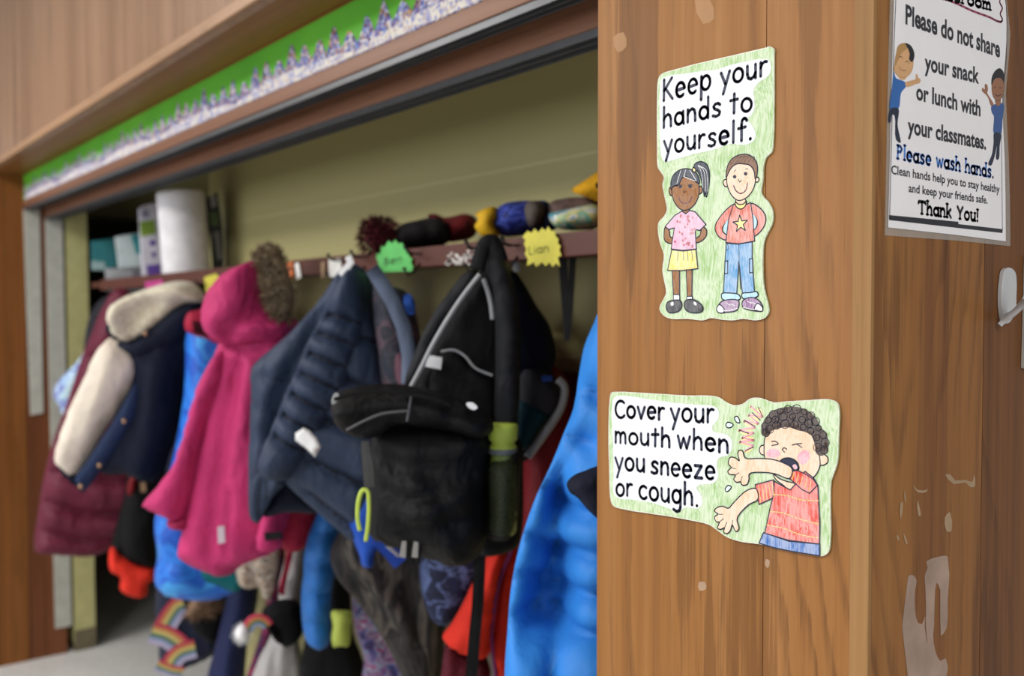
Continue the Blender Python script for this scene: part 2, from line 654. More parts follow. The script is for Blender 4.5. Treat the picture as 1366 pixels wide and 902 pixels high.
def patterned(name, cols, scale=60, kind='noise', rough=0.7, st=(1, 1, 1), rot=(0, 0, 0)):
    """blotchy print with the listed colours"""
    t = NT(name)
    co = t.coord(st, (0, 0, 0), rot)
    if kind == 'cells':
        v = t.n('ShaderNodeTexVoronoi', ins={'Scale': scale})
        t.t.links.new(co, v.inputs['Vector'])
        s = t.n('ShaderNodeSeparateColor')
        t.t.links.new(v.outputs['Color'], s.inputs[0])
        f = s.outputs[0]
    else:
        f = t.noise(co, scale, 3, 0.6, 0.8)
        f = t.math('MULTIPLY_ADD', f, 2.6, -0.8)
    nd = t.n('ShaderNodeValToRGB')
    t.put(nd.inputs[0], f)
    nd.color_ramp.interpolation = 'CONSTANT' if kind == 'cells' else 'LINEAR'
    el = nd.color_ramp.elements
    while len(el) < len(cols):
        el.new(0.5)
    for i, (e, c) in enumerate(zip(el, cols)):
        e.position = i / len(cols)
        e.color = lin(c)
    return t.done(nd.outputs[0], rough, 0.3)

# ------------------------------------------------------------------ shared materials
M_front = wood('oak_veneer_front', '#946331', '#a27242', '#7a4e27', 0.0, 30, 0.40, 0.42, 1.0, 0.5, cen=-0.74, arch=2.4, jit=0.8, patchy=0.5)
M_front2 = wood('oak_veneer_cathedral', '#956434', '#a27243', '#7c5029', 4.3, 34, 0.62, 0.42, 1.0, 0.45, cen=-0.545, arch=6.0, jit=1.3, patchy=0.42)
M_side = wood('oak_veneer_side', '#8f5f30', '#9b6b39', '#704526', 9.1, 40, 0.6, 0.42, 0.7, 0.4, cen=0.36, arch=-5.0, jit=1.0, patchy=0.5)
M_side2 = wood('oak_veneer_side_dark', '#7c4f29', '#885a32', '#633e1f', 12.7, 36, 0.55, 0.42, 0.7, 0.5, cen=0.50, arch=6.0, jit=1.0, patchy=0.4)
M_lip = wood('oak_edge_band', '#926c42', '#a27b4e', '#785634', 2.2, 30, 0.3, 0.55, 0.4, 0.9)
M_head = wood('oak_veneer_header', '#8d6a50', '#9f7c62', '#75543e', 6.6, 4, 0.35, 0.3, 1.0, 0.5)
M_dark = wood('stained_oak_frame', '#7a4a20', '#87552a', '#5e3616', 3.9, 9, 0.4, 0.4, 0.9, 0.6)
M_soffit = wood('stained_oak_soffit', '#7c5026', '#8a5c30', '#643e1c', 8.2, 9, 0.3, 0.4, 0.8, 0.6, horiz=True)
M_lipb = wood('header_edge_moulding', '#9a7556', '#a98466', '#7f5c40', 1.2, 9, 0.2, 0.35, 0.6, 0.6, horiz=True)
M_beam = wood('brown_painted_beam', '#7c5642', '#8a634f', '#604030', 5.0, 9, 0.2, 0.42, 0.8, 0.6, horiz=True)
M_post = wood('brown_stained_jamb', '#6e4026', '#7a4a2e', '#54301c', 5.5, 9, 0.2, 0.42, 0.8, 0.6)
M_rail = plain('maroon_brown_paint', '#54291d', 0.5)
M_metal = plain('grey_metal_track', '#5c5d60', 0.4, 0.5, 0.6)
M_slot = plain('grey_white_paint', '#b4b4aa', 0.5)
M_black = plain('black_metal', '#1c1b1b', 0.45, 0.5)
M_wire = plain('dark_wire', '#3a3836', 0.35, 0.5, 0.8)
M_white = plain('white_paper', '#dedcd8', 0.6)

t = NT('olive_block_paint')
co = t.n('ShaderNodeNewGeometry')
sp = t.n('ShaderNodeSeparateXYZ')
t.t.links.new(co.outputs['Position'], sp.inputs[0])
cb = t.n('ShaderNodeCombineXYZ')
t.put(cb.inputs[0], sp.outputs[0])
Z_MORTAR = PY(400, 280, 1.30).z
t.put(cb.inputs[1], t.math('SUBTRACT', sp.outputs[2], Z_MORTAR))
bk = t.n('ShaderNodeTexBrick', ins={'Scale': 1.0, 'Mortar Size': 0.004, 'Mortar Smooth': 0.4, 'Brick Width': 9.0, 'Row Height': 0.203,
                                   'Color1': lin('#a79f6e'), 'Color2': lin('#a69e6d'), 'Mortar': lin('#bab283')})
t.t.links.new(cb.outputs[0], bk.inputs['Vector'])
t.bump(t.math('ADD', t.math('MULTIPLY', bk.outputs['Fac'], -1.0), t.math('MULTIPLY', t.noise(t.coord(), 120, 3), 0.25)), 0.4, 0.004)
M_olive = t.done(bk.outputs['Color'], 0.5, 0.35)
M_yellow = plain('yellow_green_paint', '#b8b27c', 0.45)
M_recess = plain('dark_brown_recess', '#2a241c', 0.7)  # one even near-black brown for all recess walls

t = NT('speckled_vinyl_tile')
co = t.coord()
v = t.n('ShaderNodeTexVoronoi', ins={'Scale': 140.0})
t.t.links.new(co, v.inputs['Vector'])
s_ = t.n('ShaderNodeSeparateColor')
t.t.links.new(v.outputs['Color'], s_.inputs[0])
M_floor = t.done(t.ramp(t.math('MULTIPLY_ADD', t.noise(co, 5, 3), 0.5, t.math('MULTIPLY', s_.outputs[0], 0.4)), [(0.2, '#bebdbb'), (0.8, '#dfdedb')]), 0.35, 0.45)

# ------------------------------------------------------------------ the room
Y0 = 0.74                                     # front plane of pier, header and post
YR = 0.87                                     # recessed frame plane
YB = 1.30                                     # closet back wall
XL = PX(33, 300, 0).x if False else -4.41     # left jamb
X_pier_l = PY(797, 450, Y0).x
X_pier_r = PY(1162, 450, Y0).x
X_seam = PY(1020, 450, Y0).x
X_lip = PY(1137, 450, Y0).x
Z_CEIL = 2.80
Z_HEAD = PY(350, 0, Y0).z


def bx(name, x0, x1, y0, y1, z0, z1, mat, parent=None, bevel=0.0):
    mb = MB()
    mb.box(x0, x1, y0, y1, z0, z1)
    return mb.build(name, mat, parent, bevel=bevel)


struct(bx('floor', -8, 6, -6, 3.0, -0.05, 0, M_floor))
struct(bx('ceiling', -8, 6, -6, 3.0, Z_CEIL, Z_CEIL + 0.05, plain('white_ceiling', '#e6e4de', 0.8)))
wr_ = struct(bx('wall_right', X_pier_l, X_pier_r - 0.004, Y0 + 0.004, 2.0, 0, Z_CEIL, M_side2))
bx('veneer_panel', X_pier_l, X_seam - 0.0004, Y0, Y0 + 0.004, 0, Z_CEIL, M_front, wr_)
bx('veneer_panel', X_seam + 0.0004, X_lip, Y0, Y0 + 0.004, 0, Z_CEIL, M_front2, wr_)
struct(bx('trim_1', X_lip, X_pier_r, Y0 - 0.0006, Y0 + 0.004, 0, Z_CEIL, M_lip))
Y_s2 = PX(1310, 600, X_pier_r).y
bx('veneer_panel', X_pier_r - 0.004, X_pier_r, Y0 + 0.004, Y_s2 - 0.0006, 0, Z_CEIL, M_side, wr_)
bx('veneer_panel', X_pier_r - 0.004, X_pier_r, Y_s2 + 0.0006, 2.0, 0, Z_CEIL, M_side2, wr_)

wf = struct(bx('wall_front', -8, X_pier_l, Y0, Y0 + 0.02, Z_HEAD, Z_CEIL, M_head))
struct(bx('trim_2', -8, X_pier_l, Y0 - 0.010, Y0, Z_HEAD, Z_HEAD + 0.026, M_lipb, bevel=0.003))
struct(bx('trim_12', -8, X_pier_l, Y0 - 0.0015, Y0, Z_HEAD + 0.026, Z_HEAD + 0.031, M_dark))
struct(bx('trim_3', XL, X_pier_l, Y0 + 0.02, YR + 0.012, Z_HEAD, Z_HEAD + 0.02, M_soffit))
ZT = PY(400, 107, YR - 0.004).z
ZB = PY(400, 126, YR - 0.004).z
struct(bx('wall_transom', XL, X_pier_l, YR, YR + 0.015, ZB + 0.02, Z_HEAD, M_dark))
struct(bx('trim_4', XL, X_pier_l, YR - 0.004, YR + 0.037, ZB, ZT, M_beam, bevel=0.002))


def track(name, y0, y1, z):
    mb = MB()
    mb.box(XL, X_pier_l, y0, y1, z - 0.003, z)
    for a in (y0, (y0 + y1) / 2 - 0.001, y1 - 0.002):
        mb.box(XL, X_pier_l, a, a + 0.002, z - 0.012, z - 0.003)
    return struct(mb.build(name, M_metal))


track('trim_5', YR, YR + 0.034, ZB)
struct(bx('trim_6', XL, X_pier_l, YR + 0.037, 0.95, ZB + 0.03, ZB + 0.05, M_dark))
ZB2 = PY(400, 172, 0.95).z
struct(bx('trim_7', XL, X_pier_l, 0.95, 1.01, ZB2, ZT, M_beam, bevel=0.002))
track('trim_8', 0.955, 1.003, ZB2)
struct(bx('ceiling_closet', -6.2, X_pier_l, YR + 0.015, 2.2, Z_HEAD - 0.0, Z_HEAD + 0.03, M_olive))

struct(bx('wall_back', -3.45, X_pier_l, YB, YB + 0.1, 0, Z_HEAD, M_olive))
ZR = PY(755, 497, 1.28).z
struct(bx('trim_9', -3.45, X_pier_l, YB - 0.022, YB, ZR - 0.14, ZR, M_rail, bevel=0.003))
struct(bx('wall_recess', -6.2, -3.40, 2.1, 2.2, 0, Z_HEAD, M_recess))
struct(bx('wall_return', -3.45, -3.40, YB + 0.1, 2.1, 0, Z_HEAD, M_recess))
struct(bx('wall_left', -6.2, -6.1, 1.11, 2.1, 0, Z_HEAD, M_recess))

# left post and the jamb behind it
struct(bx('wall_post', -8, XL, Y0, YR, 0, Z_HEAD, M_dark))
struct(bx('wall_jamb', -8, XL - 0.003, YR, 1.02, 0, Z_HEAD, M_post))


def jamb_piece(name, q, x, th, mat):
    mb = MB()
    mb.prism([PX(a, b, x) for a, b in q], (-th, 0, 0))
    return struct(mb.build(name, mat, bevel=0.001))


jamb_piece('trim_10', [(31, 280), (53, 276), (58, 551), (41, 554)], XL + 0.003, 0.006, M_slot)
jamb_piece('trim_11', [(60, 284), (83, 280), (96, 835), (74, 839)], XL + 0.003, 0.006, M_slot)
q = [PX(86, 275, XL), PX(115, 270, XL), PX(128, 861, XL), PX(100, 868, XL)]
for p in q[:2]:
    p.z = Z_HEAD
for p in q[2:]:
    p.z = 0
mb = MB()
mb.prism(q, (-1.6, 0, 0))
struct(mb.build('wall_end', M_yellow))
mb = MB()
q = [PX(100, 842, XL + 0.003), PX(128, 836, XL + 0.003), PX(128, 861, XL + 0.003), PX(100, 868, XL + 0.003)]
q[2].z = q[3].z = 0
mb.prism(q, (-1.5, 0, 0))
struct(mb.build('baseboard_end', plain('bare_grey_base', '#6a604a', 0.7, var=0.15)))

# ------------------------------------------------------------------ transom: green paper and border
FT = Frame((0, YR, 0), (1, 0, 0), (0, 0, 1), (0, -1, 0))
green = thing('bulletin_paper', 'bright green paper strip lining the transom above the coat opening', 'paper', (XL, YR, ZT))
gp = [(XL + 0.01, ZT), (X_pier_l - 0.01, ZT), (X_pier_l - 0.01, Z_HEAD - 0.004), (XL + 0.01, Z_HEAD - 0.004)]
mb = MB()
mb.card(FT, gp, 0, 0.0012)
t = NT('green_paper')
mb.build('sheet', t.done(t.ramp(t.noise(t.coord(), 3, 3), [(0.3, '#4c9a22'), (0.7, '#5fae2c')]), 0.6, 0.3), green)
M_border = patterned('border_print', ['#8a82a0', '#5f5a98', '#b9b2c2', '#4a5aa0', '#7d5060', '#d8d2cc', '#6d6488', '#3d3a52', '#b08a60', '#7f90c0'], 170, 'cells')
M_border2 = patterned('border_print_pale', ['#cfcac2', '#d8d2ca', '#a9a6c0', '#d2ccc2', '#7a82b8', '#b9a9a4'], 150, 'cells')
pitch = 0.062
xs = XL + 0.03
k = 0
seg_len = 0.56
while xs < X_pier_l - 0.03:
    xe = min(xs + seg_len, X_pier_l - 0.012)
    st = MB()
    low, top = [], []
    nn = max(2, int((xe - xs) / 0.0103))
    band = MB()
    b0, b1 = [], []
    for i in range(nn + 1):
        x = xs + (xe - xs) * i / nn
        sag = 0.016 * math.sin(math.pi * i / nn)
        ph = ((x - XL) / pitch) % 1.0
        d = abs(ph - 0.5) * 2
        h = 0.024 + sag * .8 + ((0.040 + 0.012 * math.sin(x * 37)) * max(0.0, 1 - d * 1.2) ** 0.7)
        low.append((x, ZT + 0.001))
        top.append((x, ZT + h))
        b0.append((x, ZT + 0.003))
        b1.append((x, ZT + 0.012 + sag))
    st.card(FT, low + top[::-1], 0.0014, 0.0022, 0)
    o = st.build('border_strip', M_border)
    j = k
    place = ['beside the left post', 'second from the left post', 'third from the left post', 'fourth from the left post', 'fifth from the left post', 'sixth from the left post', 'nearest the pier'][min(k, 6)]
    tag(o, 'scalloped patterned border strip on green paper, ' + place, 'border', 'border strips on the transom')
    band.card(FT, b0 + b1[::-1], 0.0022, 0.0027, 0)
    band.build('base_band', M_border2, o)
    xs = xe + 0.002
    k += 1

# ------------------------------------------------------------------ coat shelf with its rail, hooks and bracket
YS = 1.03
ZS1 = PY(795, 306, YS).z
ZS0 = PY(795, 340, YS).z
SHELF_L = -3.88
shelf = thing('coat_shelf', 'long maroon-brown shelf with hook rail running across the olive closet wall', 'shelf', (-2.6, 1.16, ZS0))
bx('shelf_board', SHELF_L, X_pier_l, YS + 0.018, YB, ZS1 - 0.02, ZS1, M_rail, shelf, 0.002)
bx('shelf_end', -4.28, SHELF_L, YS + 0.07, YB, ZS1 - 0.02, ZS1, M_rail, shelf, 0.002)
bx('front_rail', SHELF_L, X_pier_l, YS, YS + 0.018, ZS0, ZS1, M_rail, shelf, 0.003)
FRAIL = Frame((0, YS, 0), (1, 0, 0), (0, 0, 1), (0, -1, 0))


def hook(px, py):
    c = PY(px, py + 2, YS)
    mb = MB()
    for s in (-0.006, 0.006):
        mb.tube([c + Vector((s, 0, 0.012)), c + Vector((s, -0.012, 0.010)), c + Vector((s * .7, -0.026, 0.012)), c + Vector((0, -0.034, 0.022))], 0.0018)
    mb.tube([c + Vector((0, 0, -0.008)), c + Vector((0, -0.014, -0.026)), c + Vector((0, -0.028, -0.032)), c + Vector((0, -0.036, -0.020))], 0.002)
    mb.ball(c + Vector((0, -0.034, 0.022)), 0.004)
    mb.ball(c + Vector((0, -0.036, -0.020)), 0.004)
    mb.build('hook', M_wire, shelf, smooth=True)


for px, py in [(158, 392), (238, 386), (277, 383), (330, 372), (372, 364), (456, 352), (487, 348), (560, 344), (642, 338), (690, 334)]:
    hook(px, py)
# black bracket under the shelf, against the wall
Fb = hang(756, 400, 1.66)
mb = MB()
for q in ([(744, 340), (757, 340), (760, 452), (753, 457)], [(759, 340), (769, 340), (764, 420), (760, 456), (756, 450)]):
    p = [Fb.to2(a) for a in q]
    mb.card(Fb, p[::-1], -0.012, 0.0)
mb.build('bracket', M_black, shelf, bevel=0.001)
# torn remains of paper labels on the rail
M_rem = plain('torn_label', '#cdc8c4', 0.7)
rnd = random.Random(5)
mb = MB()
for a, b in [((594, 331), (610, 353)), ((608, 331), (640, 352)), ((622, 333), (640, 345)), ((597, 347), (632, 353))]:
    for i in range(9):
        cx, cy = rnd.uniform(a[0], b[0]), rnd.uniform(a[1], b[1])
        w, h = rnd.uniform(2, 5), rnd.uniform(1, 3.5)
        mb.fill(FRAIL, [FRAIL.to2((cx + w * math.cos(k) * rnd.uniform(.6, 1), cy + h * math.sin(k) * rnd.uniform(.6, 1))) for k in np.arange(0, -6.2, -0.9)], 0.0006)
mb.build('label_remnant', M_rem, shelf)


def rail_tag(name, label, q, mat, cat='label', d=0.0012, off=0.004):
    o = slab(name, q, FRAIL, d, mat, None, off=off, bevel=0)
    return tag(o, label, cat)


rail_tag('paper_tag', 'small white paper tag on the rail above the navy quilted jacket', [(438, 346), (455, 345), (456, 368), (439, 370)], M_white)
rail_tag('paper_tag', 'narrow white paper tag on the rail just right of the brown fur hood', [(393, 352), (398, 350), (402, 370), (396, 373)], M_white)
rail_tag('paper_tag', 'small orange paper tag on the rail touching the brown fur hood', [(383, 350), (390, 349), (391, 372), (384, 373)], plain('orange_paper', '#c86a34', 0.6))
rail_tag('paper_tag', 'small beige paper tag on the bare rail between fur hood and navy jacket', [(428, 350), (433, 349), (433, 371), (428, 372)], plain('beige_paper', '#a08468', 0.6))
rail_tag('paper_tag', 'yellow paper tag on the rail between sherpa hood and pink hood', [(272, 370), (288, 365), (296, 375), (292, 400), (276, 400)], plain('yellow_paper', '#c9bf45', 0.6))
rail_tag('paper_tag', 'magenta paper tag on the rail below the wrapped towel pack', [(193, 376), (217, 373), (219, 388), (196, 391)], plain('magenta_paper', '#b0347c', 0.5))
# two starburst name tags with handwriting, folded over the rail edge
M_ink = plain('pencil_ink', '#2c3a22', 0.6)
gt = thing('name_tag', 'green starburst name tag on the rail below the dark red hat', 'name tag', PY(525, 362, YS - 0.01))
zz = [(502, 338), (508, 338), (508, 327), (513, 330), (518, 321), (523, 325), (527, 320), (531, 325), (537, 324), (538, 331), (544, 334), (545, 341), (550, 346), (548, 350), (551, 356), (549, 362), (512, 363), (506, 360), (502, 358), (505, 350), (502, 345)]
slab('paper', zz, FRAIL, 0.001, plain('green_paper_tag', '#5fbe63', 0.6), gt, off=0.006, bevel=0)
yt = thing('name_tag', 'yellow starburst name tag on the rail left of the black bracket', 'name tag', PY(722, 355, YS - 0.01))
zz = [(699, 313), (704, 308), (709, 311), (713, 305), (718, 310), (723, 304), (728, 308), (731, 302), (735, 308), (740, 308), (741, 315), (745, 319), (744, 325), (748, 328), (746, 334), (749, 341), (744, 343), (747, 356), (742, 351), (737, 356), (733, 350), (728, 355), (723, 350), (715, 356), (712, 350), (703, 355), (704, 345), (700, 339), (702, 332), (699, 326), (701, 320), (697, 317)]
slab('paper', zz, FRAIL, 0.001, plain('yellow_paper_tag', '#d3ca4e', 0.6), yt, off=0.006, bevel=0)

# ------------------------------------------------------------------ coats, trousers and bags hanging from the rail
def garment(name, label, cat, hx, hy, dist, bottom, yaw=0.0):
    fr = hang(hx, hy, dist, yaw)
    return thing(name, label, cat, fr.pt(hx, bottom)), fr


def decal(name, q, fr, off, mat, parent, th=0.003, n=1, bevel=0.0):
    return slab(name, q, fr, th, mat, parent, off=off, bevel=bevel, n=n)


C_thr = plain('navy_crease_shade', '#0e1526', 0.8)  # occlusion shade of the quilt seams, put into the colour
C_shade_m = plain('maroon_crease_shade', '#3e0f20', 0.8)
C_shade_b = plain('blue_crease_shade', '#1c5cae', 0.8)
C_mar = cloth('maroon_nylon', '#5e1a30', 0.6, 0.25)
C_navy = cloth('navy_twill', '#151a2a', 0.8, 0.15)
C_navyq = cloth('navy_quilted_nylon', '#27344c', 0.6, 0.3)
C_navyd = cloth('navy_lining', '#12182a', 0.7, 0.2)
C_cream = cloth('cream_twill', '#d6cbbd', 0.8)
C_sherpa = NT('sherpa_fleece')
co = C_sherpa.coord()
C_sherpa.bump(C_sherpa.noise(co, 130, 3), 0.8, 0.006)
C_sherpa = C_sherpa.done(C_sherpa.ramp(C_sherpa.noise(co, 70, 3), [(0.3, '#bdb49c'), (0.7, '#dcd4c2')]), 0.95, 0.1, 0, 0.3)
C_black = cloth('black_fabric', '#101012', 0.8, 0.15)
C_red = cloth('bright_red_fleece', '#d22f20', 0.75)
C_pink = cloth('raspberry_shell', '#b9336a', 0.7, 0.2, wrinkle=0.7)
C_pinkd = cloth('dark_raspberry_shell', '#a02a54', 0.6)
C_crim = cloth('crimson_fleece', '#9c1f3c', 0.7)
C_fur = patterned('brown_fur', ['#4e4030', '#8a7a62', '#6a5a44', '#a4937a', '#5a4a38'], 45)
C_tie = patterned('blue_tie_dye', ['#1a3aa8', '#1f60ca', '#1b4db4', '#2a7cdc', '#2058c0', '#3f98e0'], 6, rough=0.45)
C_blue = cloth('bright_blue_nylon', '#2f84dc', 0.55, 0.3, var=0.04, wrinkle=0.3, wscale=13)
C_blueb = cloth('deep_blue_nylon', '#2468b4', 0.55, 0.3)
C_pants = cloth('navy_snow_nylon', '#1c2348', 0.65, 0.2)
C_grey = cloth('light_grey_fleece', '#a8a5a4', 0.75)
C_bag = cloth('black_bag_polyester', '#111113', 0.6, 0.16, var=0.2, wrinkle=0.6, wscale=18)
C_bag2 = cloth('black_bag_webbing', '#0e0e10', 0.7, 0.15, var=0.2)
C_bag3 = cloth('charcoal_bag_panel', '#1f2024', 0.7, 0.2, var=0.15)
C_strap = cloth('black_strap_webbing', '#0f0f11', 0.7, 0.2)
C_pipe = plain('grey_reflective_piping', '#9a9c9f', 0.4)
C_lime = plain('lime_plastic', '#b4c850', 0.45)
C_white = plain('white_care_label', '#e2e2e4', 0.6, var=0.02)
C_teal = cloth('teal_cloth', '#146a72', 0.6)
C_lblue = patterned('pale_blue_print', ['#a9cfe0', '#c9e0ea', '#8fb0d8', '#6a5cae', '#bcdce8'], 14)
C_camo = patterned('dark_camouflage', ['#111012', '#1a181b', '#332f2d', '#131215', '#57504a', '#151417', '#2a2729'], 11, st=(1, 1, 0.25), rot=(0, 0.7, 0))
C_gal = patterned('galaxy_print', ['#3c2a5c', '#2f4f86', '#7a3f78', '#6f9ab0', '#a04a74', '#3a3560', '#b0a8bc'], 30)
C_flor = patterned('floral_print', ['#d0c6b8', '#5a4438', '#e0d8cc', '#8a6a50', '#c8bcae', '#3f3430'], 34)
C_pat = patterned('navy_white_print', ['#121730', '#161c38', '#10152c', '#1c2548', '#5a6a98', '#141a34', '#1a2144'], 20)
C_burg = cloth('burgundy_knit', '#4e1520', 0.8)
C_dred = cloth('dark_red_shell', '#6e151c', 0.6)
C_cuff = cloth('rib_knit_black', '#141418', 0.85)
C_snap = plain('brass_snap', '#b08a68', 0.35, 0.5, 0.7)

# --- far left: pale blue jacket, charcoal coat, maroon puffer
T_, F_ = garment('jacket', 'pale blue and purple jacket peeking out left of the maroon puffer', 'jacket', 128, 400, 4.12, 600)
puff('body', [(150, 393), (130, 430), (108, 476), (88, 498), (73, 516), (72, 530), (80, 545), (90, 575), (120, 600), (165, 590), (175, 480), (160, 410)], F_, 0.10, C_lblue, T_, seed=3)
T_, F_ = garment('coat', 'charcoal coat sliver hanging against the yellow wall end behind the maroon puffer', 'coat', 140, 392, 3.98, 560)
puff('body', [(150, 394), (134, 400), (120, 420), (113, 452), (112, 480), (122, 540), (170, 545), (180, 440)], F_, 0.10, cloth('charcoal_fabric', '#24242c'), T_, seed=4)

T_, F_ = garment('puffer_coat', 'long maroon quilted puffer coat hanging over the left jamb', 'coat', 158, 390, 3.66, 742)
mq = [[(108, 480), (200, 470)], [(92, 530), (190, 535)], [(76, 580), (190, 592)], [(60, 632), (120, 640), (190, 645)], [(50, 672), (120, 690), (190, 690)], [(47, 712), (110, 725), (180, 722)]]
puff('body', [(160, 386), (148, 394), (134, 415), (122, 445), (106, 485), (89, 538), (71, 588), (58, 640), (50, 690), (46, 732), (52, 738), (85, 741), (122, 742), (150, 732), (168, 716), (182, 690), (200, 600), (205, 480), (185, 396)], F_, 0.20, C_mar, T_, rim=0.07, quilt=mq, qd=0.05, qw=0.024, seed=5)
puff('collar', [(160, 384), (149, 390), (140, 405), (136, 425), (150, 430), (172, 415), (184, 396)], F_, 0.10, C_mar, T_, off=0.05, rim=0.04, seed=6)

# --- black trousers with red cuffs
T_, F_ = garment('snow_pants', 'black trousers with bright red cuffs below the varsity jacket', 'trousers', 200, 400, 3.46, 797)
puff('leg', [(182, 395), (176, 500), (172, 600), (166, 680), (163, 742), (180, 752), (206, 758), (210, 710), (222, 640), (235, 560), (235, 420)], F_, 0.12, C_black, T_, seed=7)
puff('leg', [(190, 560), (172, 640), (150, 720), (147, 738), (165, 745), (190, 700), (205, 620)], F_, 0.09, C_black, T_, off=-0.05, seed=8)
puff('cuff', [(146, 734), (150, 729), (162, 742), (185, 752), (207, 757), (206, 774), (198, 778), (196, 794), (184, 798), (166, 792), (160, 786), (160, 770), (147, 762)], F_, 0.10, C_red, T_, off=0.01, rim=0.03, seed=9)
puff('trim', [(176, 634), (183, 630), (180, 655), (172, 662), (170, 650)], F_, 0.03, C_dred, T_, off=0.062, rim=0.02, seed=10)
decal('button', [(187, 644), (194, 644), (195, 656), (188, 657)], F_, 0.068, C_snap, T_, 0.006)

# --- varsity jacket
T_, F_ = garment('varsity_jacket', 'navy varsity jacket with cream sleeve and cream sherpa-lined hood', 'jacket', 238, 386, 2.94, 658, -25)
puff('body', [(272, 400), (250, 404), (215, 425), (180, 448), (170, 470), (180, 500), (170, 545), (150, 590), (135, 622), (150, 634), (172, 632), (190, 640), (208, 642), (226, 600), (238, 565), (246, 520), (262, 470), (285, 430)], F_, 0.18, C_navy, T_, rim=0.07, folds=[([(215, 470), (205, 540), (190, 620)], 0.012, 0.03), ([(235, 460), (228, 530)], -0.012, 0.02)], seed=11)
puff('sleeve', [(148, 450), (162, 455), (178, 470), (186, 484), (183, 502), (168, 528), (150, 558), (130, 590), (114, 618), (101, 637), (89, 628), (78, 618), (77, 604), (84, 578), (96, 545), (107, 520), (122, 488), (136, 462)], F_, 0.12, C_cream, T_, off=0.07, rim=0.06, folds=[([(150, 470), (130, 530), (105, 600)], 0.008, 0.02)], seed=12)
puff('placket', [(184, 500), (188, 515), (183, 555), (160, 592), (136, 625), (118, 650), (110, 657), (102, 645), (101, 636), (116, 614), (136, 584), (160, 545), (175, 518)], F_, 0.06, cloth('navy_placket', '#23304e'), T_, off=0.085, rim=0.03, seed=13)
puff('cuff', [(78, 612), (92, 628), (103, 637), (108, 652), (112, 658), (100, 648), (84, 632), (77, 622)], F_, 0.06, C_navy, T_, off=0.09, rim=0.02, seed=14)
for x, y in ((166, 562), (133, 621), (108, 649)):
    mb = MB()
    mb.ball(F_.pt(x, y, 0.118), 0.007, seg=10, rings=6)
    mb.build('snap', C_snap, T_, smooth=True)
puff('hood', [(143, 432), (150, 428), (158, 445), (168, 455), (190, 448), (222, 422), (246, 404), (274, 402), (268, 425), (245, 452), (215, 470), (190, 478), (170, 470), (152, 452)], F_, 0.13, C_navy, T_, off=0.07, rim=0.05, seed=15)
hl = puff('hood_lining', [(150, 438), (147, 424), (151, 408), (165, 397), (188, 388), (212, 380), (236, 375), (256, 377), (267, 386), (274, 401), (262, 404), (246, 405), (226, 417), (206, 434), (186, 447), (170, 456), (158, 451)], F_, 0.13, C_sherpa, T_, off=0.10, rim=0.05,
     folds=[([(165, 438), (176, 420), (196, 408)], -0.05, 0.035), ([(150, 425), (160, 405), (190, 392), (235, 382)], 0.02, 0.02)], wr=(0.008, 20, 1), seed=16)
mb = MB()
mb.ball(F_.pt(194, 445, 0.135), 0.007, seg=10, rings=6)
mb.build('snap', C_snap, T_, smooth=True)

# --- rainbow snow pants and a fuzzy brown mitten
T_, F_ = garment('snow_pants', 'dark snow pants with rainbow stripes hanging lowest above the floor', 'trousers', 250, 400, 3.20, 895)
puff('leg', [(262, 392), (240, 500), (220, 640), (210, 760), (207, 820), (212, 855), (214, 885), (235, 893), (262, 885), (290, 868), (300, 830), (310, 780), (315, 600), (300, 420)], F_, 0.14, cloth('ink_navy_nylon', '#1c2238', 0.5), T_, seed=17)
RB = [plain('rainbow_' + n_, c, 0.6) for n_, c in (('red', '#b83450'), ('orange', '#c4824c'), ('yellow', '#c8ba72'), ('green', '#52705a'), ('blue', '#8c98bc'), ('violet', '#b4aac4'))]


def rainbow(name, pts, fr, off, parent, w=0.0125, side=1):
    p = [Vector(fr.to2(c, off)) for c in catmull(pts, False, 5)]
    mb = MB()
    for k in range(6):
        a, b = k * w * side, (k + 1) * w * side
        L, R = [], []
        for i, c in enumerate(p):
            t_ = (p[min(i + 1, len(p) - 1)] - p[max(i - 1, 0)]).normalized()
            s = Vector((t_.y, -t_.x))
            L.append(c + s * a)
            R.append(c + s * b)
        n_ = len(p)
        mb.add([fr.to3(c.x, c.y, off) for c in L] + [fr.to3(c.x, c.y, off + 0.0005) for c in R], [(i, i + 1, n_ + i + 1, n_ + i) for i in range(n_ - 1)], k)
    return mb.build(name, RB, parent)


rainbow('rainbow_stripe', [(206, 832), (216, 815), (228, 800), (240, 794)], F_, 0.075, T_, 0.011)
rainbow('rainbow_stripe', [(207, 830), (228, 836), (244, 846), (256, 858)], F_, 0.076, T_, 0.011)
rainbow('rainbow_stripe', [(214, 886), (222, 872), (236, 860), (258, 853)], F_, 0.077, T_, 0.010)
rainbow('rainbow_stripe', [(213, 880), (232, 888), (246, 890)], F_, 0.078, T_, 0.006)
T_, F_ = garment('mitten', 'black winter mitten with brown fuzzy cuff beside the rainbow pants', 'mitten', 272, 780, 3.09, 858)
puff('hand', [(258, 818), (256, 832), (264, 846), (282, 858), (292, 852), (298, 830), (300, 800), (280, 800)], F_, 0.09, C_black, T_, rim=0.03, seed=18)
puff('cuff', [(248, 822), (252, 806), (262, 796), (285, 796), (298, 806), (290, 820), (270, 824)], F_, 0.09, patterned('brown_fuzz', ['#3a2c22', '#7a5c44', '#4a392c', '#96755a'], 60), T_, off=0.02, rim=0.03, fur=500, furlen=0.02, seed=19)

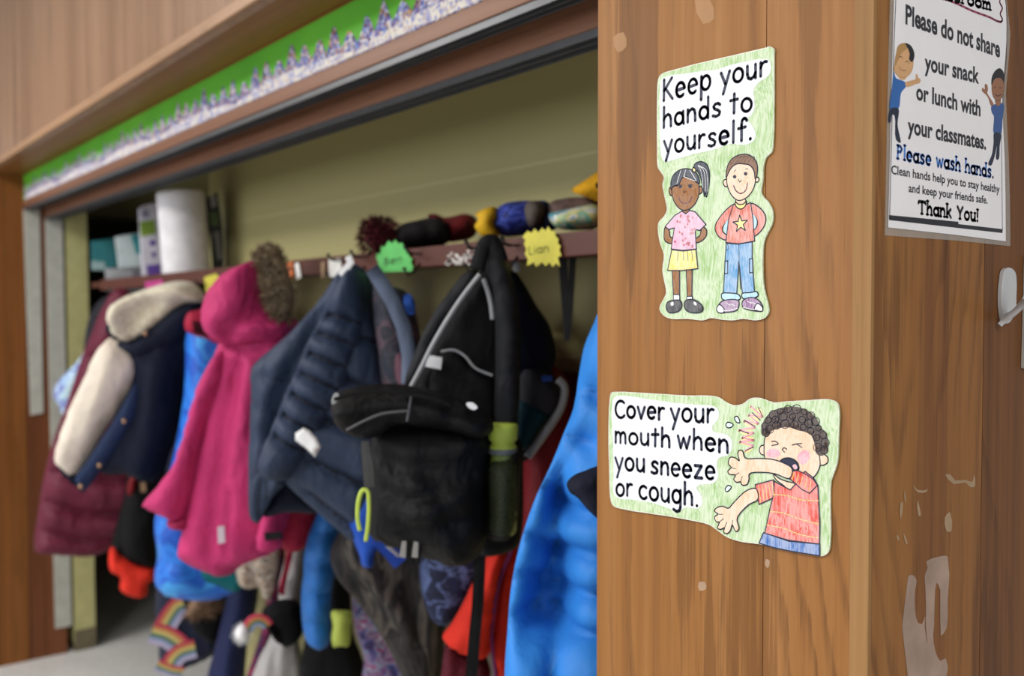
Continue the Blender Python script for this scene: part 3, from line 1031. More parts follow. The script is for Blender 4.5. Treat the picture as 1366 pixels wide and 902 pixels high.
# --- blue tie-dye jacket
T_, F_ = garment('ski_jacket', 'blue mottled ski jacket with crimson yoke behind the pink coat', 'jacket', 268, 405, 2.80, 800)
puff('body', [(262, 420), (248, 448), (247, 480), (246, 515), (242, 550), (233, 600), (220, 650), (207, 688), (206, 710), (210, 742), (206, 765), (208, 782), (222, 795), (255, 800), (295, 797), (322, 780), (340, 700), (345, 560), (320, 450)], F_, 0.16, C_tie, T_, rim=0.06, folds=[([(225, 720), (240, 770), (260, 792)], 0.015, 0.03), ([(222, 690), (230, 750)], -0.015, 0.02)], seed=20)
puff('yoke', [(250, 418), (262, 414), (280, 412), (310, 430), (312, 470), (296, 465), (270, 452), (247, 440)], F_, 0.05, C_crim, T_, off=0.07, rim=0.03, seed=21)
for k in range(3):
    decal('stripe', [(257 + k, 428 + 6 * k), (279 + k, 434 + 6 * k), (278 + k, 438 + 6 * k), (256 + k, 432 + 6 * k)], F_, 0.1, C_black, T_, 0.004)
puff('patch', [(232, 752), (244, 745), (250, 760), (242, 785), (234, 780)], F_, 0.03, C_teal, T_, off=0.078, rim=0.02, seed=22)
puff('patch', [(268, 758), (300, 762), (325, 768), (318, 790), (290, 782), (270, 775)], F_, 0.03, C_teal, T_, off=0.078, rim=0.02, seed=23)

# --- navy snow pants behind
T_, F_ = garment('snow_pants', 'plain dark navy snow pants between rainbow pants and grey trousers', 'trousers', 325, 400, 2.98, 930)
puff('leg', [(330, 400), (310, 520), (305, 700), (303, 790), (295, 830), (285, 870), (276, 930), (318, 935), (330, 860), (344, 800), (350, 600), (350, 420)], F_, 0.14, C_pants, T_, folds=[([(318, 790), (305, 860), (300, 920)], 0.012, 0.02)], seed=24)

# --- pink coat
T_, F_ = garment('winter_coat', 'raspberry pink hooded winter coat with brown fur trim', 'coat', 345, 365, 2.36, 768, -22)
puff('body', [(300, 450), (320, 440), (360, 430), (392, 425), (405, 455), (398, 600), (385, 690), (362, 738), (345, 745), (322, 755), (304, 768), (285, 762), (262, 752), (244, 737), (248, 710), (256, 670), (264, 630), (272, 590), (284, 520)], F_, 0.20, C_pink, T_, rim=0.08,
     folds=[([(318, 490), (300, 560), (288, 640), (275, 740)], -0.02, 0.018), ([(330, 500), (318, 600), (305, 760)], 0.014, 0.025), ([(350, 480), (345, 600)], -0.012, 0.02), ([(300, 740), (304, 700), (306, 660)], -0.02, 0.01), ([(300, 462), (330, 470), (372, 452)], -0.014, 0.01)], seed=25)
puff('sleeve', [(303, 462), (290, 470), (276, 492), (264, 520), (256, 548), (244, 590), (234, 616), (214, 645), (193, 671), (204, 681), (224, 690), (238, 696), (246, 692), (256, 660), (268, 610), (284, 555), (305, 500)], F_, 0.13, C_pink, T_, off=0.07, rim=0.06, folds=[([(262, 560), (280, 580)], -0.01, 0.02), ([(245, 600), (265, 625)], -0.012, 0.018), ([(220, 650), (245, 665)], -0.008, 0.015)], seed=26)
puff('cuff', [(226, 686), (240, 690), (250, 686), (250, 705), (238, 708), (227, 702)], F_, 0.08, C_pinkd, T_, off=0.07, rim=0.03, seed=27)
hp = puff('hood', [(275, 432), (276, 408), (284, 386), (300, 366), (320, 354), (342, 347), (349, 360), (351, 385), (356, 405), (366, 424), (388, 432), (380, 446), (366, 455), (345, 458), (318, 462), (298, 460), (284, 450)], F_, 0.20, C_pink, T_, off=0.08, rim=0.08,
     folds=[([(295, 448), (318, 430), (345, 412), (352, 405)], -0.025, 0.014), ([(285, 425), (305, 410), (325, 380)], 0.016, 0.02), ([(310, 440), (335, 435), (360, 428)], 0.012, 0.012), ([(320, 370), (335, 395)], -0.014, 0.015)], seed=28)
puff('fur_trim', [(342, 346), (348, 334), (362, 329), (373, 336), (380, 352), (388, 380), (391, 405), (385, 424), (376, 431), (366, 420), (357, 398), (353, 372), (349, 356)], F_, 0.12, C_fur, T_, off=0.08, rim=0.04, fur=3200, furlen=0.020, wr=(0.01, 25, 1), seed=29)
decal('reflective_patch', [(290, 703), (299, 702), (300, 724), (291, 726)], F_, 0.125, plain('silver_patch', '#b9a9b4', 0.4), T_, 0.004)
puff('sleeve', [(362, 640), (350, 690), (343, 715), (347, 733), (360, 738), (375, 728), (378, 700), (382, 650)], F_, 0.10, C_pink, T_, off=0.11, rim=0.04, seed=30)
decal('velcro_tab', [(352, 711), (375, 710), (376, 719), (354, 722)], F_, 0.168, C_cuff, T_, 0.004)

# --- crimson fleece, pale grey coat, floral top behind the navy jacket
T_, F_ = garment('fleece_jacket', 'crimson fleece jacket hem below the navy quilted jacket', 'jacket', 400, 400, 2.42, 738)
puff('body', [(452, 400), (410, 500), (376, 640), (372, 725), (385, 737), (405, 732), (420, 705), (428, 660), (450, 560), (470, 400)], F_, 0.10, C_crim, T_, seed=31)
T_, F_ = garment('trousers', 'pale grey trousers with a pink side stripe behind the black cap', 'trousers', 385, 400, 2.66, 930)
puff('leg', [(392, 700), (382, 740), (372, 780), (372, 798), (360, 850), (345, 880), (335, 925), (405, 930), (404, 880), (398, 850), (404, 800), (412, 720), (440, 600), (465, 420), (450, 420), (410, 600)], F_, 0.12, C_grey, T_, folds=[([(385, 860), (388, 920)], -0.012, 0.015), ([(368, 860), (360, 925)], -0.012, 0.012)], seed=32)
puff('side_stripe', [(385, 730), (378, 760), (372, 790), (378, 796), (383, 770), (391, 735)], F_, 0.02, C_crim, T_, off=0.055, rim=0.01, seed=33)
T_, F_ = garment('floral_top', 'cream and brown floral print top below the pink coat hem', 'top', 345, 400, 2.72, 805)
puff('body', [(350, 600), (330, 660), (322, 720), (314, 765), (318, 780), (330, 786), (345, 784), (352, 800), (360, 800), (368, 780), (374, 740), (370, 660), (362, 600)], F_, 0.10, C_flor, T_, folds=[([(335, 750), (338, 784)], -0.02, 0.012)], seed=34)
T_, F_ = garment('leggings', 'magenta and purple striped leggings left of the pale grey trousers', 'leggings', 355, 400, 2.74, 930)
puff('leg', [(372, 640), (362, 700), (358, 770), (352, 830), (340, 870), (325, 925), (336, 928), (350, 885), (366, 830), (378, 760), (384, 690), (382, 640)], F_, 0.08, patterned('magenta_purple', ['#7c1c3c', '#3c1c4c', '#8a2448', '#301a44', '#5c1c40'], 16), T_, seed=35)
# rainbow pompom keyring-like toy and black cap
T_, F_ = garment('knitted_charm', 'small knitted rainbow charm with white pompom beside the black cap', 'charm', 345, 800, 2.44, 855)
mb = MB()
for k in range(4):
    r = 20 - k * 3.6
    mb.tube([F_.pt(345 + r * math.cos(a), 843 - r * 1.1 * math.sin(a)) for a in np.linspace(0.5, 3.1, 12)], 0.0046, 8, k)
mb.build('rainbow', [RB[0], RB[1], RB[3], RB[4]], T_, smooth=True)
puff('pompom', [(313, 848), (315, 838), (324, 832), (332, 838), (333, 848), (326, 856), (317, 855)], F_, 0.05, C_white, T_, rim=0.02, fur=250, furlen=0.012, seed=36)
T_, F_ = garment('cap', 'black fabric cap hanging in front of the pale grey trousers', 'cap', 376, 800, 2.54, 862)
puff('crown', [(350, 815), (362, 804), (380, 799), (396, 802), (404, 818), (404, 845), (394, 858), (380, 863), (366, 850), (354, 835)], F_, 0.12, C_black, T_, rim=0.05, seed=37)
puff('brim', [(352, 816), (360, 828), (372, 842), (380, 860), (370, 858), (358, 842), (349, 826)], F_, 0.05, C_black, T_, off=0.05, rim=0.015, seed=38)
# navy quilted jacket
T_, F_ = garment('quilted_jacket', 'navy quilted jacket with white loop and white care tag', 'jacket', 466, 356, 2.00, 722, -18)
puff('back_panel', [(462, 355), (445, 372), (428, 398), (405, 425), (380, 450), (345, 480), (337, 492), (337, 520), (335, 580), (333, 640), (335, 685), (342, 699), (350, 690), (364, 664), (385, 640), (420, 560), (455, 480), (478, 400)], F_, 0.10, C_navyq, T_, off=-0.02, rim=0.05,
     folds=[([(425, 420), (385, 500), (360, 580)], -0.02, 0.02), ([(400, 440), (360, 520), (345, 620)], 0.012, 0.02)], quilt=[[(385, 450), (420, 470)], [(350, 500), (400, 520)], [(345, 545), (385, 565)], [(340, 590), (370, 610)], [(338, 640), (362, 650)]], qd=0.012, res=0.008, crease_shade=C_thr, tw=0.003, seed=39)
puff('body', [(470, 352), (458, 365), (452, 400), (430, 480), (400, 560), (382, 610), (385, 640), (405, 662), (430, 684), (455, 705), (478, 722), (500, 715), (520, 640), (525, 560), (521, 510), (514, 460), (507, 415), (496, 380), (486, 360)], F_, 0.16, C_navyq, T_, rim=0.06, off=-0.01,
     quilt=[[(455, 440), (520, 470)], [(440, 500), (520, 530)], [(425, 560), (520, 600)], [(410, 615), (510, 665)], [(405, 660), (480, 718)]], qd=0.03, res=0.008, crease_shade=C_thr, seed=40)
sq = [[(425, 428), (480, 440)], [(412, 452), (470, 472)], [(400, 480), (462, 502)], [(388, 508), (448, 532)], [(378, 534), (432, 562)], [(370, 560), (418, 588)]]
sq = [[(425, 420), (450, 424), (482, 438)], [(412, 445), (440, 452), (474, 470)], [(402, 473), (428, 482), (465, 502)], [(390, 500), (416, 510), (450, 530)], [(378, 528), (404, 540), (436, 562)], [(366, 556), (392, 570), (420, 590)], [(355, 585), (380, 600), (405, 616)]]
puff('sleeve', [(468, 358), (452, 378), (440, 400), (428, 425), (412, 455), (398, 490), (382, 525), (368, 560), (352, 600), (348, 622), (362, 640), (385, 640), (402, 618), (420, 586), (440, 552), (460, 512), (474, 470), (483, 430), (486, 390), (480, 362)], F_, 0.13, C_navyq, T_, off=0.06, rim=0.05, quilt=sq, qd=0.040, qw=0.014, res=0.0055, crease_shade=C_thr, tw=0.004, seed=41)
puff('hem_flap', [(385, 640), (372, 632), (352, 622), (338, 640), (335, 690), (342, 699), (352, 688), (364, 664)], F_, 0.04, C_navyq, T_, off=0.03, rim=0.02, quilt=[[(345, 640), (340, 690)], [(355, 640), (348, 690)]], qd=0.012, res=0.007, crease_shade=C_thr, tw=0.003, seed=42)
puff('lining', [(385, 640), (364, 664), (352, 690), (380, 684), (430, 684), (405, 662)], F_, 0.02, C_navyd, T_, off=-0.03, rim=0.01, seed=43)
puff('care_tag', [(394, 578), (405, 571), (412, 574), (422, 584), (428, 596), (420, 610), (408, 598), (394, 588)], F_, 0.008, C_white, T_, off=0.128, rim=0.006, n=1, res=0.006, wr=(0.003, 40, 1), seed=44)
mb = MB()
mb.strap([F_.pt(*c, off=0.075) for c in [(464, 342), (468, 350), (462, 358), (455, 368)]], 0.014, 0.003, F_.n)
mb.build('hanger_loop', C_white, T_)
T_, F_ = garment('puffer_jacket', 'bright blue puffer sleeve hanging below the navy quilted jacket', 'jacket', 430, 400, 2.28, 868)
puff('sleeve', [(463, 372), (440, 520), (425, 640), (423, 684), (412, 712), (405, 745), (405, 765), (402, 790), (403, 830), (410, 858), (424, 867), (438, 861), (441, 830), (442, 790), (448, 755), (453, 705), (452, 640), (462, 520), (472, 372)], F_, 0.12, C_blueb, T_, rim=0.045, quilt=[[(408, 714), (450, 716)], [(402, 756), (448, 758)], [(400, 800), (445, 800)], [(402, 840), (442, 840)]], qd=0.03, qw=0.014, seed=45)
T_, F_ = garment('glove', 'lime yellow glove hanging right of the bright blue sleeve', 'glove', 456, 790, 2.22, 866)
puff('hand', [(442, 816), (455, 814), (470, 817), (468, 835), (468, 852), (464, 863), (453, 862), (445, 864), (442, 850), (444, 835)], F_, 0.07, cloth('lime_knit', '#a8b656', 0.8), T_, rim=0.025, folds=[([(444, 834), (468, 836)], -0.012, 0.006), ([(456, 840), (455, 862)], -0.01, 0.005)], seed=46)
T_, F_ = garment('trousers', 'plain black trousers at the bottom edge under the lime glove', 'trousers', 440, 400, 2.54, 935)
puff('leg', [(462, 410), (445, 600), (432, 760), (408, 850), (402, 880), (402, 930), (490, 935), (484, 880), (470, 840), (470, 600), (466, 400)], F_, 0.12, C_black, T_, seed=47)

# --- middle: camouflage jacket, galaxy leggings, light grey trousers, blue strap bag
T_, F_ = garment('jacket', 'dark camouflage jacket hanging below the black backpack', 'jacket', 520, 400, 2.07, 880)
puff('body', [(560, 580), (500, 620), (466, 690), (446, 722), (440, 742), (450, 772), (474, 800), (500, 836), (522, 872), (545, 912), (590, 912), (592, 860), (598, 800), (606, 740), (606, 640), (600, 580)], F_, 0.13, C_camo, T_, rim=0.06, folds=[([(450, 745), (490, 800), (530, 850)], -0.02, 0.018), ([(455, 735), (500, 780), (545, 840)], 0.014, 0.02), ([(545, 780), (560, 860)], -0.015, 0.015)], seed=48)
T_, F_ = garment('leggings', 'purple and blue galaxy print leggings below the camouflage jacket', 'leggings', 505, 400, 2.36, 935)
puff('leg', [(530, 560), (500, 640), (470, 790), (474, 840), (486, 880), (482, 930), (556, 935), (556, 880), (550, 800), (560, 640), (556, 560)], F_, 0.11, C_gal, T_, seed=49)
T_, F_ = garment('trousers', 'light grey trousers at the bottom edge left of the red coat', 'trousers', 590, 400, 2.15, 935)
puff('leg', [(600, 420), (585, 600), (565, 800), (556, 850), (556, 935), (600, 940), (602, 860), (606, 700), (612, 420)], F_, 0.10, C_grey, T_, folds=[([(575, 860), (578, 930)], -0.02, 0.01)], seed=50)
puff('leg', [(606, 420), (602, 640), (600, 800), (604, 870), (620, 935), (668, 940), (668, 860), (655, 700), (640, 500), (630, 410)], F_, 0.10, C_grey, T_, off=-0.02, seed=51)
T_, F_ = garment('drawstring_bag', 'royal blue strap and bag edge below the black backpack', 'bag', 495, 365, 1.96, 762)
puff('pocket', [(466, 690), (470, 716), (480, 742), (484, 756), (496, 757), (500, 738), (514, 724), (530, 690), (500, 640)], F_, 0.05, cloth('royal_blue_nylon', '#1f4fb4', 0.5), T_, rim=0.02, seed=52)
mb = MB()
mb.strap([F_.pt(*c, off=0.03) for c in [(500, 715), (518, 733), (534, 752)]], 0.03, 0.004, F_.n)
mb.build('strap', cloth('royal_blue_strap', '#2346a8', 0.5), T_)
mb = MB()
mb.strap([F_.pt(*c, off=0.034) for c in [(516, 728), (532, 742)]], 0.006, 0.004, F_.n)
mb.build('reflective_strip', C_pipe, T_)
T_, F_ = garment('jacket', 'navy jacket with pale blotchy print behind the red coat sleeve', 'jacket', 610, 350, 1.98, 832)
puff('body', [(640, 420), (610, 560), (572, 700), (560, 750), (565, 800), (578, 830), (602, 832), (622, 812), (640, 780), (660, 740), (668, 600), (664, 420)], F_, 0.12, C_pat, T_, rim=0.05, seed=53)

# --- grey-blue backpack right of the navy jacket
T_, F_ = garment('backpack', 'grey-blue patterned backpack squeezed between navy jacket and black backpack', 'backpack', 503, 362, 1.88, 520)
puff('body', [(500, 365), (512, 380), (535, 385), (548, 398), (556, 425), (562, 460), (560, 500), (545, 522), (515, 522), (505, 470), (498, 410)], F_, 0.10, patterned('grey_blue_print', ['#14161f', '#1f2433', '#181c28', '#33343f', '#161a26', '#4a3a44'], 20), T_, rim=0.04, seed=54)
mb = MB()
mb.strap([F_.pt(*c, off=0.075) for c in [(496, 358), (508, 376), (524, 402), (538, 436), (546, 475), (545, 512)]], 0.028, 0.008, F_.n)
mb.build('strap', cloth('slate_strap', '#59647a', 0.6), T_, smooth=True)
puff('logo_patch', [(538, 395), (546, 392), (553, 402), (553, 418), (545, 420)], F_, 0.02, cloth('royal_blue_patch', '#2f58b0'), T_, off=0.055, rim=0.008, seed=55)
puff('side_pocket', [(530, 470), (545, 480), (552, 515), (540, 522), (528, 505)], F_, 0.02, cloth('rust_print', '#5a3c48'), T_, off=0.05, rim=0.01, seed=56)

# --- dark backpack to the right and dark red coat behind it
T_, F_ = garment('backpack', 'dark navy backpack with grey piping right of the open black backpack', 'backpack', 690, 360, 1.76, 615)
puff('body', [(686, 362), (700, 380), (716, 408), (732, 432), (741, 462), (742, 480), (736, 496), (746, 512), (752, 530), (748, 556), (734, 575), (718, 596), (706, 612), (680, 620), (660, 560), (655, 420), (668, 360)], F_, 0.13, C_navy, T_, rim=0.05, seed=57)
puff('front_pocket', [(695, 490), (720, 492), (742, 510), (750, 528), (744, 550), (725, 572), (706, 600), (690, 600), (686, 530)], F_, 0.06, cloth('charcoal_pocket', '#35343a'), T_, off=0.05, rim=0.03, seed=58)
puff('teal_panel', [(690, 535), (716, 538), (734, 552), (718, 575), (704, 598), (688, 600)], F_, 0.03, cloth('dark_teal', '#0f3540'), T_, off=0.075, rim=0.02, seed=59)
mb = MB()
mb.tube([F_.pt(*c, off=0.075) for c in catmull([(744, 506), (753, 516), (750, 540), (738, 562), (722, 585), (704, 610)], False, 4)], 0.007, 8)
mb.build('piping', C_pipe, T_, smooth=True)
decal('logo_patch', [(722, 502), (736, 501), (737, 508), (724, 510)], F_, 0.085, cloth('blue_logo', '#2c4a96'), T_, 0.004)
mb = MB()
mb.strap([F_.pt(*c, off=0.05) for c in [(683, 330), (686, 345), (690, 362)]], 0.012, 0.004, F_.n)
mb.build('hanging_loop', C_pipe, T_)
T_, F_ = garment('winter_coat', 'dark red winter coat between dark backpack and bright blue puffer', 'coat', 742, 400, 1.84, 760)
puff('body', [(712, 430), (735, 480), (758, 506), (768, 560), (760, 640), (735, 720), (710, 760), (690, 740), (694, 680), (698, 620), (695, 500), (700, 440)], F_, 0.10, C_dred, T_, seed=60)

# --- red coat with burgundy cuff, hanging low
T_, F_ = garment('fleece_coat', 'bright red coat with purple zip line below the black backpack', 'coat', 700, 350, 1.9, 935)
puff('body', [(690, 420), (684, 520), (688, 640), (690, 700), (672, 740), (660, 790), (654, 850), (660, 900), (664, 935), (690, 940), (684, 880), (684, 800), (696, 730), (712, 680), (712, 560), (706, 420)], F_, 0.12, C_red, T_, rim=0.05, seed=61)
puff('sleeve', [(688, 690), (668, 715), (648, 745), (633, 772), (618, 804), (602, 832), (590, 850), (602, 864), (628, 875), (650, 877), (660, 840), (668, 780), (680, 720)], F_, 0.12, C_red, T_, off=0.04, rim=0.05, folds=[([(612, 815), (640, 835)], -0.012, 0.012), ([(640, 770), (650, 820)], -0.01, 0.012)], seed=62)
puff('cuff', [(596, 856), (604, 865), (628, 876), (650, 878), (648, 935), (588, 935), (590, 890)], F_, 0.08, C_burg, T_, off=0.02, rim=0.03, folds=[([(612, 870), (608, 930)], -0.01, 0.008), ([(632, 878), (630, 930)], -0.01, 0.008)], seed=63)
mb = MB()
mb.tube([F_.pt(*c, off=0.068) for c in catmull([(694, 700), (682, 735), (668, 770), (660, 810), (656, 850), (662, 905), (668, 935)], False, 4)], 0.0035, 6)
mb.build('zip', cloth('purple_zip', '#6a2a5c'), T_)

# --- the open black backpack
T_, F_ = garment('backpack', 'large open black backpack with mesh bottle pocket and white label inside', 'backpack', 655, 335, 1.58, 755)
puff('back_panel', [(640, 362), (622, 385), (600, 420), (580, 455), (562, 490), (552, 515), (570, 560), (640, 600), (684, 600), (692, 540), (692, 440), (684, 390), (668, 358)], F_, 0.05, C_bag2, T_, rim=0.03, off=-0.05, folds=[([(600, 440), (590, 500)], -0.012, 0.02)], seed=64)
puff('inner_pocket', [(588, 470), (605, 466), (620, 474), (634, 490), (655, 500), (660, 505), (660, 570), (600, 560), (572, 520)], F_, 0.03, C_bag2, T_, rim=0.02, off=-0.015, seed=65)
mb = MB()
mb.tube([F_.pt(*c, off=0.006) for c in catmull([(588, 469), (605, 467), (620, 475), (634, 491), (657, 501)], False, 4)], 0.0022, 6)
mb.build('pocket_piping', C_pipe, T_)
puff('side_wall', [(636, 358), (620, 364), (602, 385), (582, 412), (566, 440), (552, 475), (540, 512), (548, 518), (560, 500), (578, 462), (598, 428), (618, 396), (640, 372)], F_, 0.03, C_bag3, T_, off=0.0, rim=0.015, seed=66)
mb = MB()
mb.tube([F_.pt(*c, off=0.03) for c in catmull([(640, 366), (618, 394), (598, 424), (578, 458), (562, 490), (548, 516)], False, 4)], 0.004, 6)
mb.tube([F_.pt(*c, off=0.012) for c in catmull([(645, 372), (651, 390), (655, 408), (657, 426)], False, 4)], 0.004, 6)
mb.build('zip', C_pipe, T_)
puff('shoulder_strap', [(646, 352), (655, 338), (664, 330), (672, 345), (682, 366), (690, 395), (694, 430), (694, 500), (692, 550), (686, 582), (666, 582), (660, 560), (661, 480), (660, 420), (656, 380)], F_, 0.028, C_bag3, T_, off=0.02, rim=0.014, folds=[([(664, 440), (690, 432)], -0.004, 0.006), ([(664, 500), (692, 498)], -0.004, 0.006)], seed=67)
mb = MB()
mb.strap([F_.pt(*c, off=0.03) for c in catmull([(636, 360), (642, 340), (649, 325), (656, 323), (662, 332), (668, 350)], False, 4)], 0.026, 0.006, F_.n)
mb.build('carry_handle', C_strap, T_, smooth=True)
decal('label', [(572, 474), (590, 477), (588, 493), (567, 489)], F_, 0.012, C_white, T_, 0.002)
puff('front_panel', [(500, 572), (540, 556), (600, 556), (645, 560), (656, 580), (654, 620), (650, 660), (650, 700), (646, 726), (636, 744), (618, 753), (595, 752), (572, 744), (548, 737), (518, 727), (494, 715), (490, 690), (492, 650), (494, 610)], F_, 0.22, C_bag, T_, off=0.02, rim=0.10,
     folds=[([(495, 650), (540, 668), (600, 650), (650, 630)], -0.014, 0.012), ([(560, 690), (600, 665), (640, 650)], 0.014, 0.014), ([(500, 610), (560, 632), (640, 612)], -0.014, 0.014), ([(520, 700), (580, 712), (640, 690)], -0.010, 0.010), ([(575, 640), (600, 690), (615, 740)], -0.012, 0.012), ([(510, 640), (560, 652), (590, 645)], 0.01, 0.01)], wr=(0.016, 13, 0.9), seed=68)
puff('top_flap', [(441, 538), (446, 527), (460, 520), (490, 514), (522, 512), (560, 517), (600, 527), (638, 544), (654, 556), (658, 575), (640, 585), (600, 575), (560, 570), (530, 566), (508, 580), (488, 586), (464, 580), (449, 568), (443, 554)], F_, 0.10, C_bag, T_, off=0.09, rim=0.028,
     folds=[([(448, 536), (490, 526), (540, 528), (600, 542), (645, 562)], -0.018, 0.010), ([(447, 552), (490, 542), (540, 540), (590, 552)], 0.016, 0.012), ([(470, 575), (500, 560), (545, 552)], -0.016, 0.012), ([(545, 530), (540, 565)], 0.012, 0.006), ([(600, 545), (590, 575)], -0.012, 0.010)], seed=69)
mb = MB()
mb.tube([F_.pt(*c, off=0.158) for c in catmull([(446, 533), (470, 526), (510, 522), (560, 528), (600, 540)], False, 4)], 0.003, 6)
mb.build('zip', C_bag2, T_)
mb = MB()
mb.tube([F_.pt(*c, off=0.148) for c in catmull([(462, 574), (485, 562), (510, 552), (545, 548)], False, 4)], 0.0022, 6)
mb.tube([F_.pt(*c, off=0.148) for c in catmull([(549, 526), (546, 545), (543, 562)], False, 4)], 0.0022, 6)
mb.build('seam_piping', plain('dark_grey_piping', '#4c4c50', 0.5), T_)
puff('end_tab', [(442, 534), (447, 524), (452, 526), (450, 534), (444, 540)], F_, 0.02, C_pipe, T_, off=0.15, rim=0.006, seed=70)
puff('end_tab', [(622, 538), (630, 537), (637, 544), (632, 547), (624, 543)], F_, 0.02, C_white, T_, off=0.15, rim=0.006, seed=71)
mb = MB()
mb.strap([F_.pt(*c, off=0.10) for c in [(487, 588), (488, 602), (491, 622), (493, 650)]], [0.012, 0.014, 0.017, 0.017], 0.006, F_.n)
mb.build('zip_tab', plain('grey_zip_tab', '#3c3c3c', 0.5), T_)
mb = MB()
mb.tube([F_.pt(*c, off=0.115) for c in catmull([(480, 708), (477, 690), (479, 665), (484, 654), (490, 655), (492, 670), (491, 700), (488, 722)], False, 4)], 0.0035, 8)
mb.build('lime_cord', C_lime, T_, smooth=True)
for x in (545, 560):
    mb = MB()
    p = [F_.to2(c) for c in [(x - 4, 722), (x - 1, 702), (x + 5, 702), (x + 4, 723)]]
    mb.card(F_, p, 0.10, 0.106)
    o = mb.build('zip_puller', plain('silver_puller', '#9a9894', 0.35, 0.5, 0.5), T_, bevel=0.0015)
    mb = MB()
    mb.strap([F_.pt(x, 720, 0.10), F_.pt(x - 1, 735, 0.098), F_.pt((x + 553) / 2, 752, 0.09)], 0.009, 0.003, F_.n)
    mb.build('pull_cord', C_strap, o)
t = NT('black_mesh_net')
co = t.coord()
g_ = t.math('GREATER_THAN', t.noise(co, 420, 1), 0.5)
t.put(t.b.inputs['Alpha'], t.math('MULTIPLY_ADD', g_, 0.35, 0.52))
C_mesh = t.done(lin('#1b1c1b'), 0.7, 0.3)
puff('bottle_pocket', [(650, 612), (672, 604), (692, 596), (694, 650), (690, 700), (684, 716), (665, 722), (650, 716), (648, 665)], F_, 0.155, C_mesh, T_, off=0.03, rim=0.05, wr=(0.004, 14, 1), seed=72)
puff('side_panel', [(640, 590), (664, 584), (692, 582), (698, 640), (696, 712), (690, 730), (660, 742), (640, 740), (636, 660)], F_, 0.05, C_bag2, T_, off=-0.075, rim=0.02, seed=73)
mb = MB()
mb.strap([F_.pt(*c, off=0.0) for c in catmull([(640, 742), (639, 770), (637, 810), (633, 850), (630, 890), (627, 935)], False, 4)], 0.020, 0.003, F_.n)
mb.build('hanging_strap', C_strap, T_)
# drinks bottle held in the mesh pocket
bc = F_.pt(671, 712, 0.045)
bt = thing('water_bottle', 'drinks bottle with lime lid in the black backpack mesh pocket', 'bottle', bc)
k = F_.scale((671, 650))
R_ = 17.5 * k
mb = MB()
mb.lathe([(R_ * .85, 0), (R_, 4 * k), (R_, 80 * k), (R_ * .95, 92 * k), (R_ * .8, 104 * k), (R_ * .8, 112 * k)], bc, seg=32)
mb.build('body', cloth('olive_bottle', '#74863a', 0.35, 0.5), bt, smooth=True)
mb = MB()
mb.lathe([(R_ * .98, 108 * k), (R_ * 1.0, 113 * k), (R_ * .84, 115 * k), (R_ * .84, 118 * k), (R_ * 1.04, 121 * k), (R_ * 1.1, 138 * k), (R_ * 1.0, 141 * k), (R_ * .2, 142 * k)], bc, seg=32)
mb.build('lid', C_lime, bt, smooth=True)
mb = MB()
mb.lathe([(R_ * 1.0, 103 * k), (R_ * 1.03, 105 * k), (R_ * 1.03, 109 * k), (R_ * 1.0, 110 * k)], bc, seg=32)
mb.build('neck_ring', plain('grey_plastic', '#6e7478', 0.4), bt, smooth=True)

# --- bright blue puffer at the right, half behind the pier
T_, F_ = garment('puffer_coat', 'bright blue quilted puffer coat half hidden by the wooden pier', 'coat', 800, 400, 1.33, 945)
bq = [[(700, 735), (735, 765), (745, 757), (830, 757)], [(745, 697), (780, 700), (830, 690)], [(742, 818), (790, 815), (830, 815)], [(728, 850), (760, 867), (830, 877)], [(720, 660), (748, 690)], [(690, 790), (718, 818)], [(685, 850), (728, 870)], [(752, 590), (785, 600)], [(770, 520), (820, 545)], [(745, 630), (735, 720), (742, 765), (745, 818), (738, 860), (730, 935)], [(735, 770), (715, 815), (700, 860)]]
puff('body', [(800, 415), (792, 432), (780, 460), (773, 495), (765, 545), (752, 578), (736, 618), (717, 658), (702, 698), (690, 740), (681, 790), (677, 840), (673, 900), (676, 938), (760, 945), (835, 940), (845, 800), (850, 600), (845, 470), (825, 415)], F_, 0.18, C_blue, T_, rim=0.07, quilt=bq, qd=0.060, qw=0.022, res=0.009,
     folds=[([(735, 760), (728, 790), (720, 830)], -0.012, 0.01), ([(770, 640), (750, 700), (742, 755)], 0.006, 0.012)], wr=(0.010, 10, 0.8), seed=74)
puff('sleeve_opening', [(756, 645), (764, 635), (780, 628), (805, 622), (815, 660), (808, 698), (797, 692), (784, 680), (770, 664), (760, 657)], F_, 0.05, cloth('black_navy_rib', '#171a2a', 0.8), T_, off=0.085, rim=0.02, folds=[([(760, 655), (775, 650), (800, 640)], 0.008, 0.006)], seed=75)

# ------------------------------------------------------------------ things standing on the shelf
def onshelf(px, py, y):
    d = ray(px, py)
    p = PY(px, py, y)
    return hang(px, py, math.hypot(p.x, p.y))


ZS = ZS1
c = PY(250, 372, 1.14)
c.z = ZS
k = (c - CAM).length / FPX
roll = thing('paper_towel_roll', 'tall white paper towel roll standing on the shelf at left', 'paper towel', c)
axis = (RT * -0.075 + Vector((0, 0, 1))).normalized()
mb = MB()
h = (PY(245, 258, 1.14).z - ZS)
r = 29 * k
mb.lathe([(0.02, 0), (r * .97, 0), (r, 0.006), (r, h - 0.006), (r * .97, h), (0.022, h), (0.022, h - 0.03), (0.0, h - 0.03)], c, axis, 40, 0, False)
mb.build('paper', plain('white_paper_towel', '#dcdade', 0.85, 0.1), roll, smooth=False, bevel=0)
mb = MB()
mb.lathe([(0.0215, h - 0.04), (0.0215, h - 0.001), (0.019, h - 0.001), (0.019, h - 0.04)], c, axis, 24, 0, False)
mb.build('cardboard_tube', plain('cardboard', '#a58a68', 0.8), roll)
F_ = onshelf(200, 385, 1.16)
F_.O.z = ZS
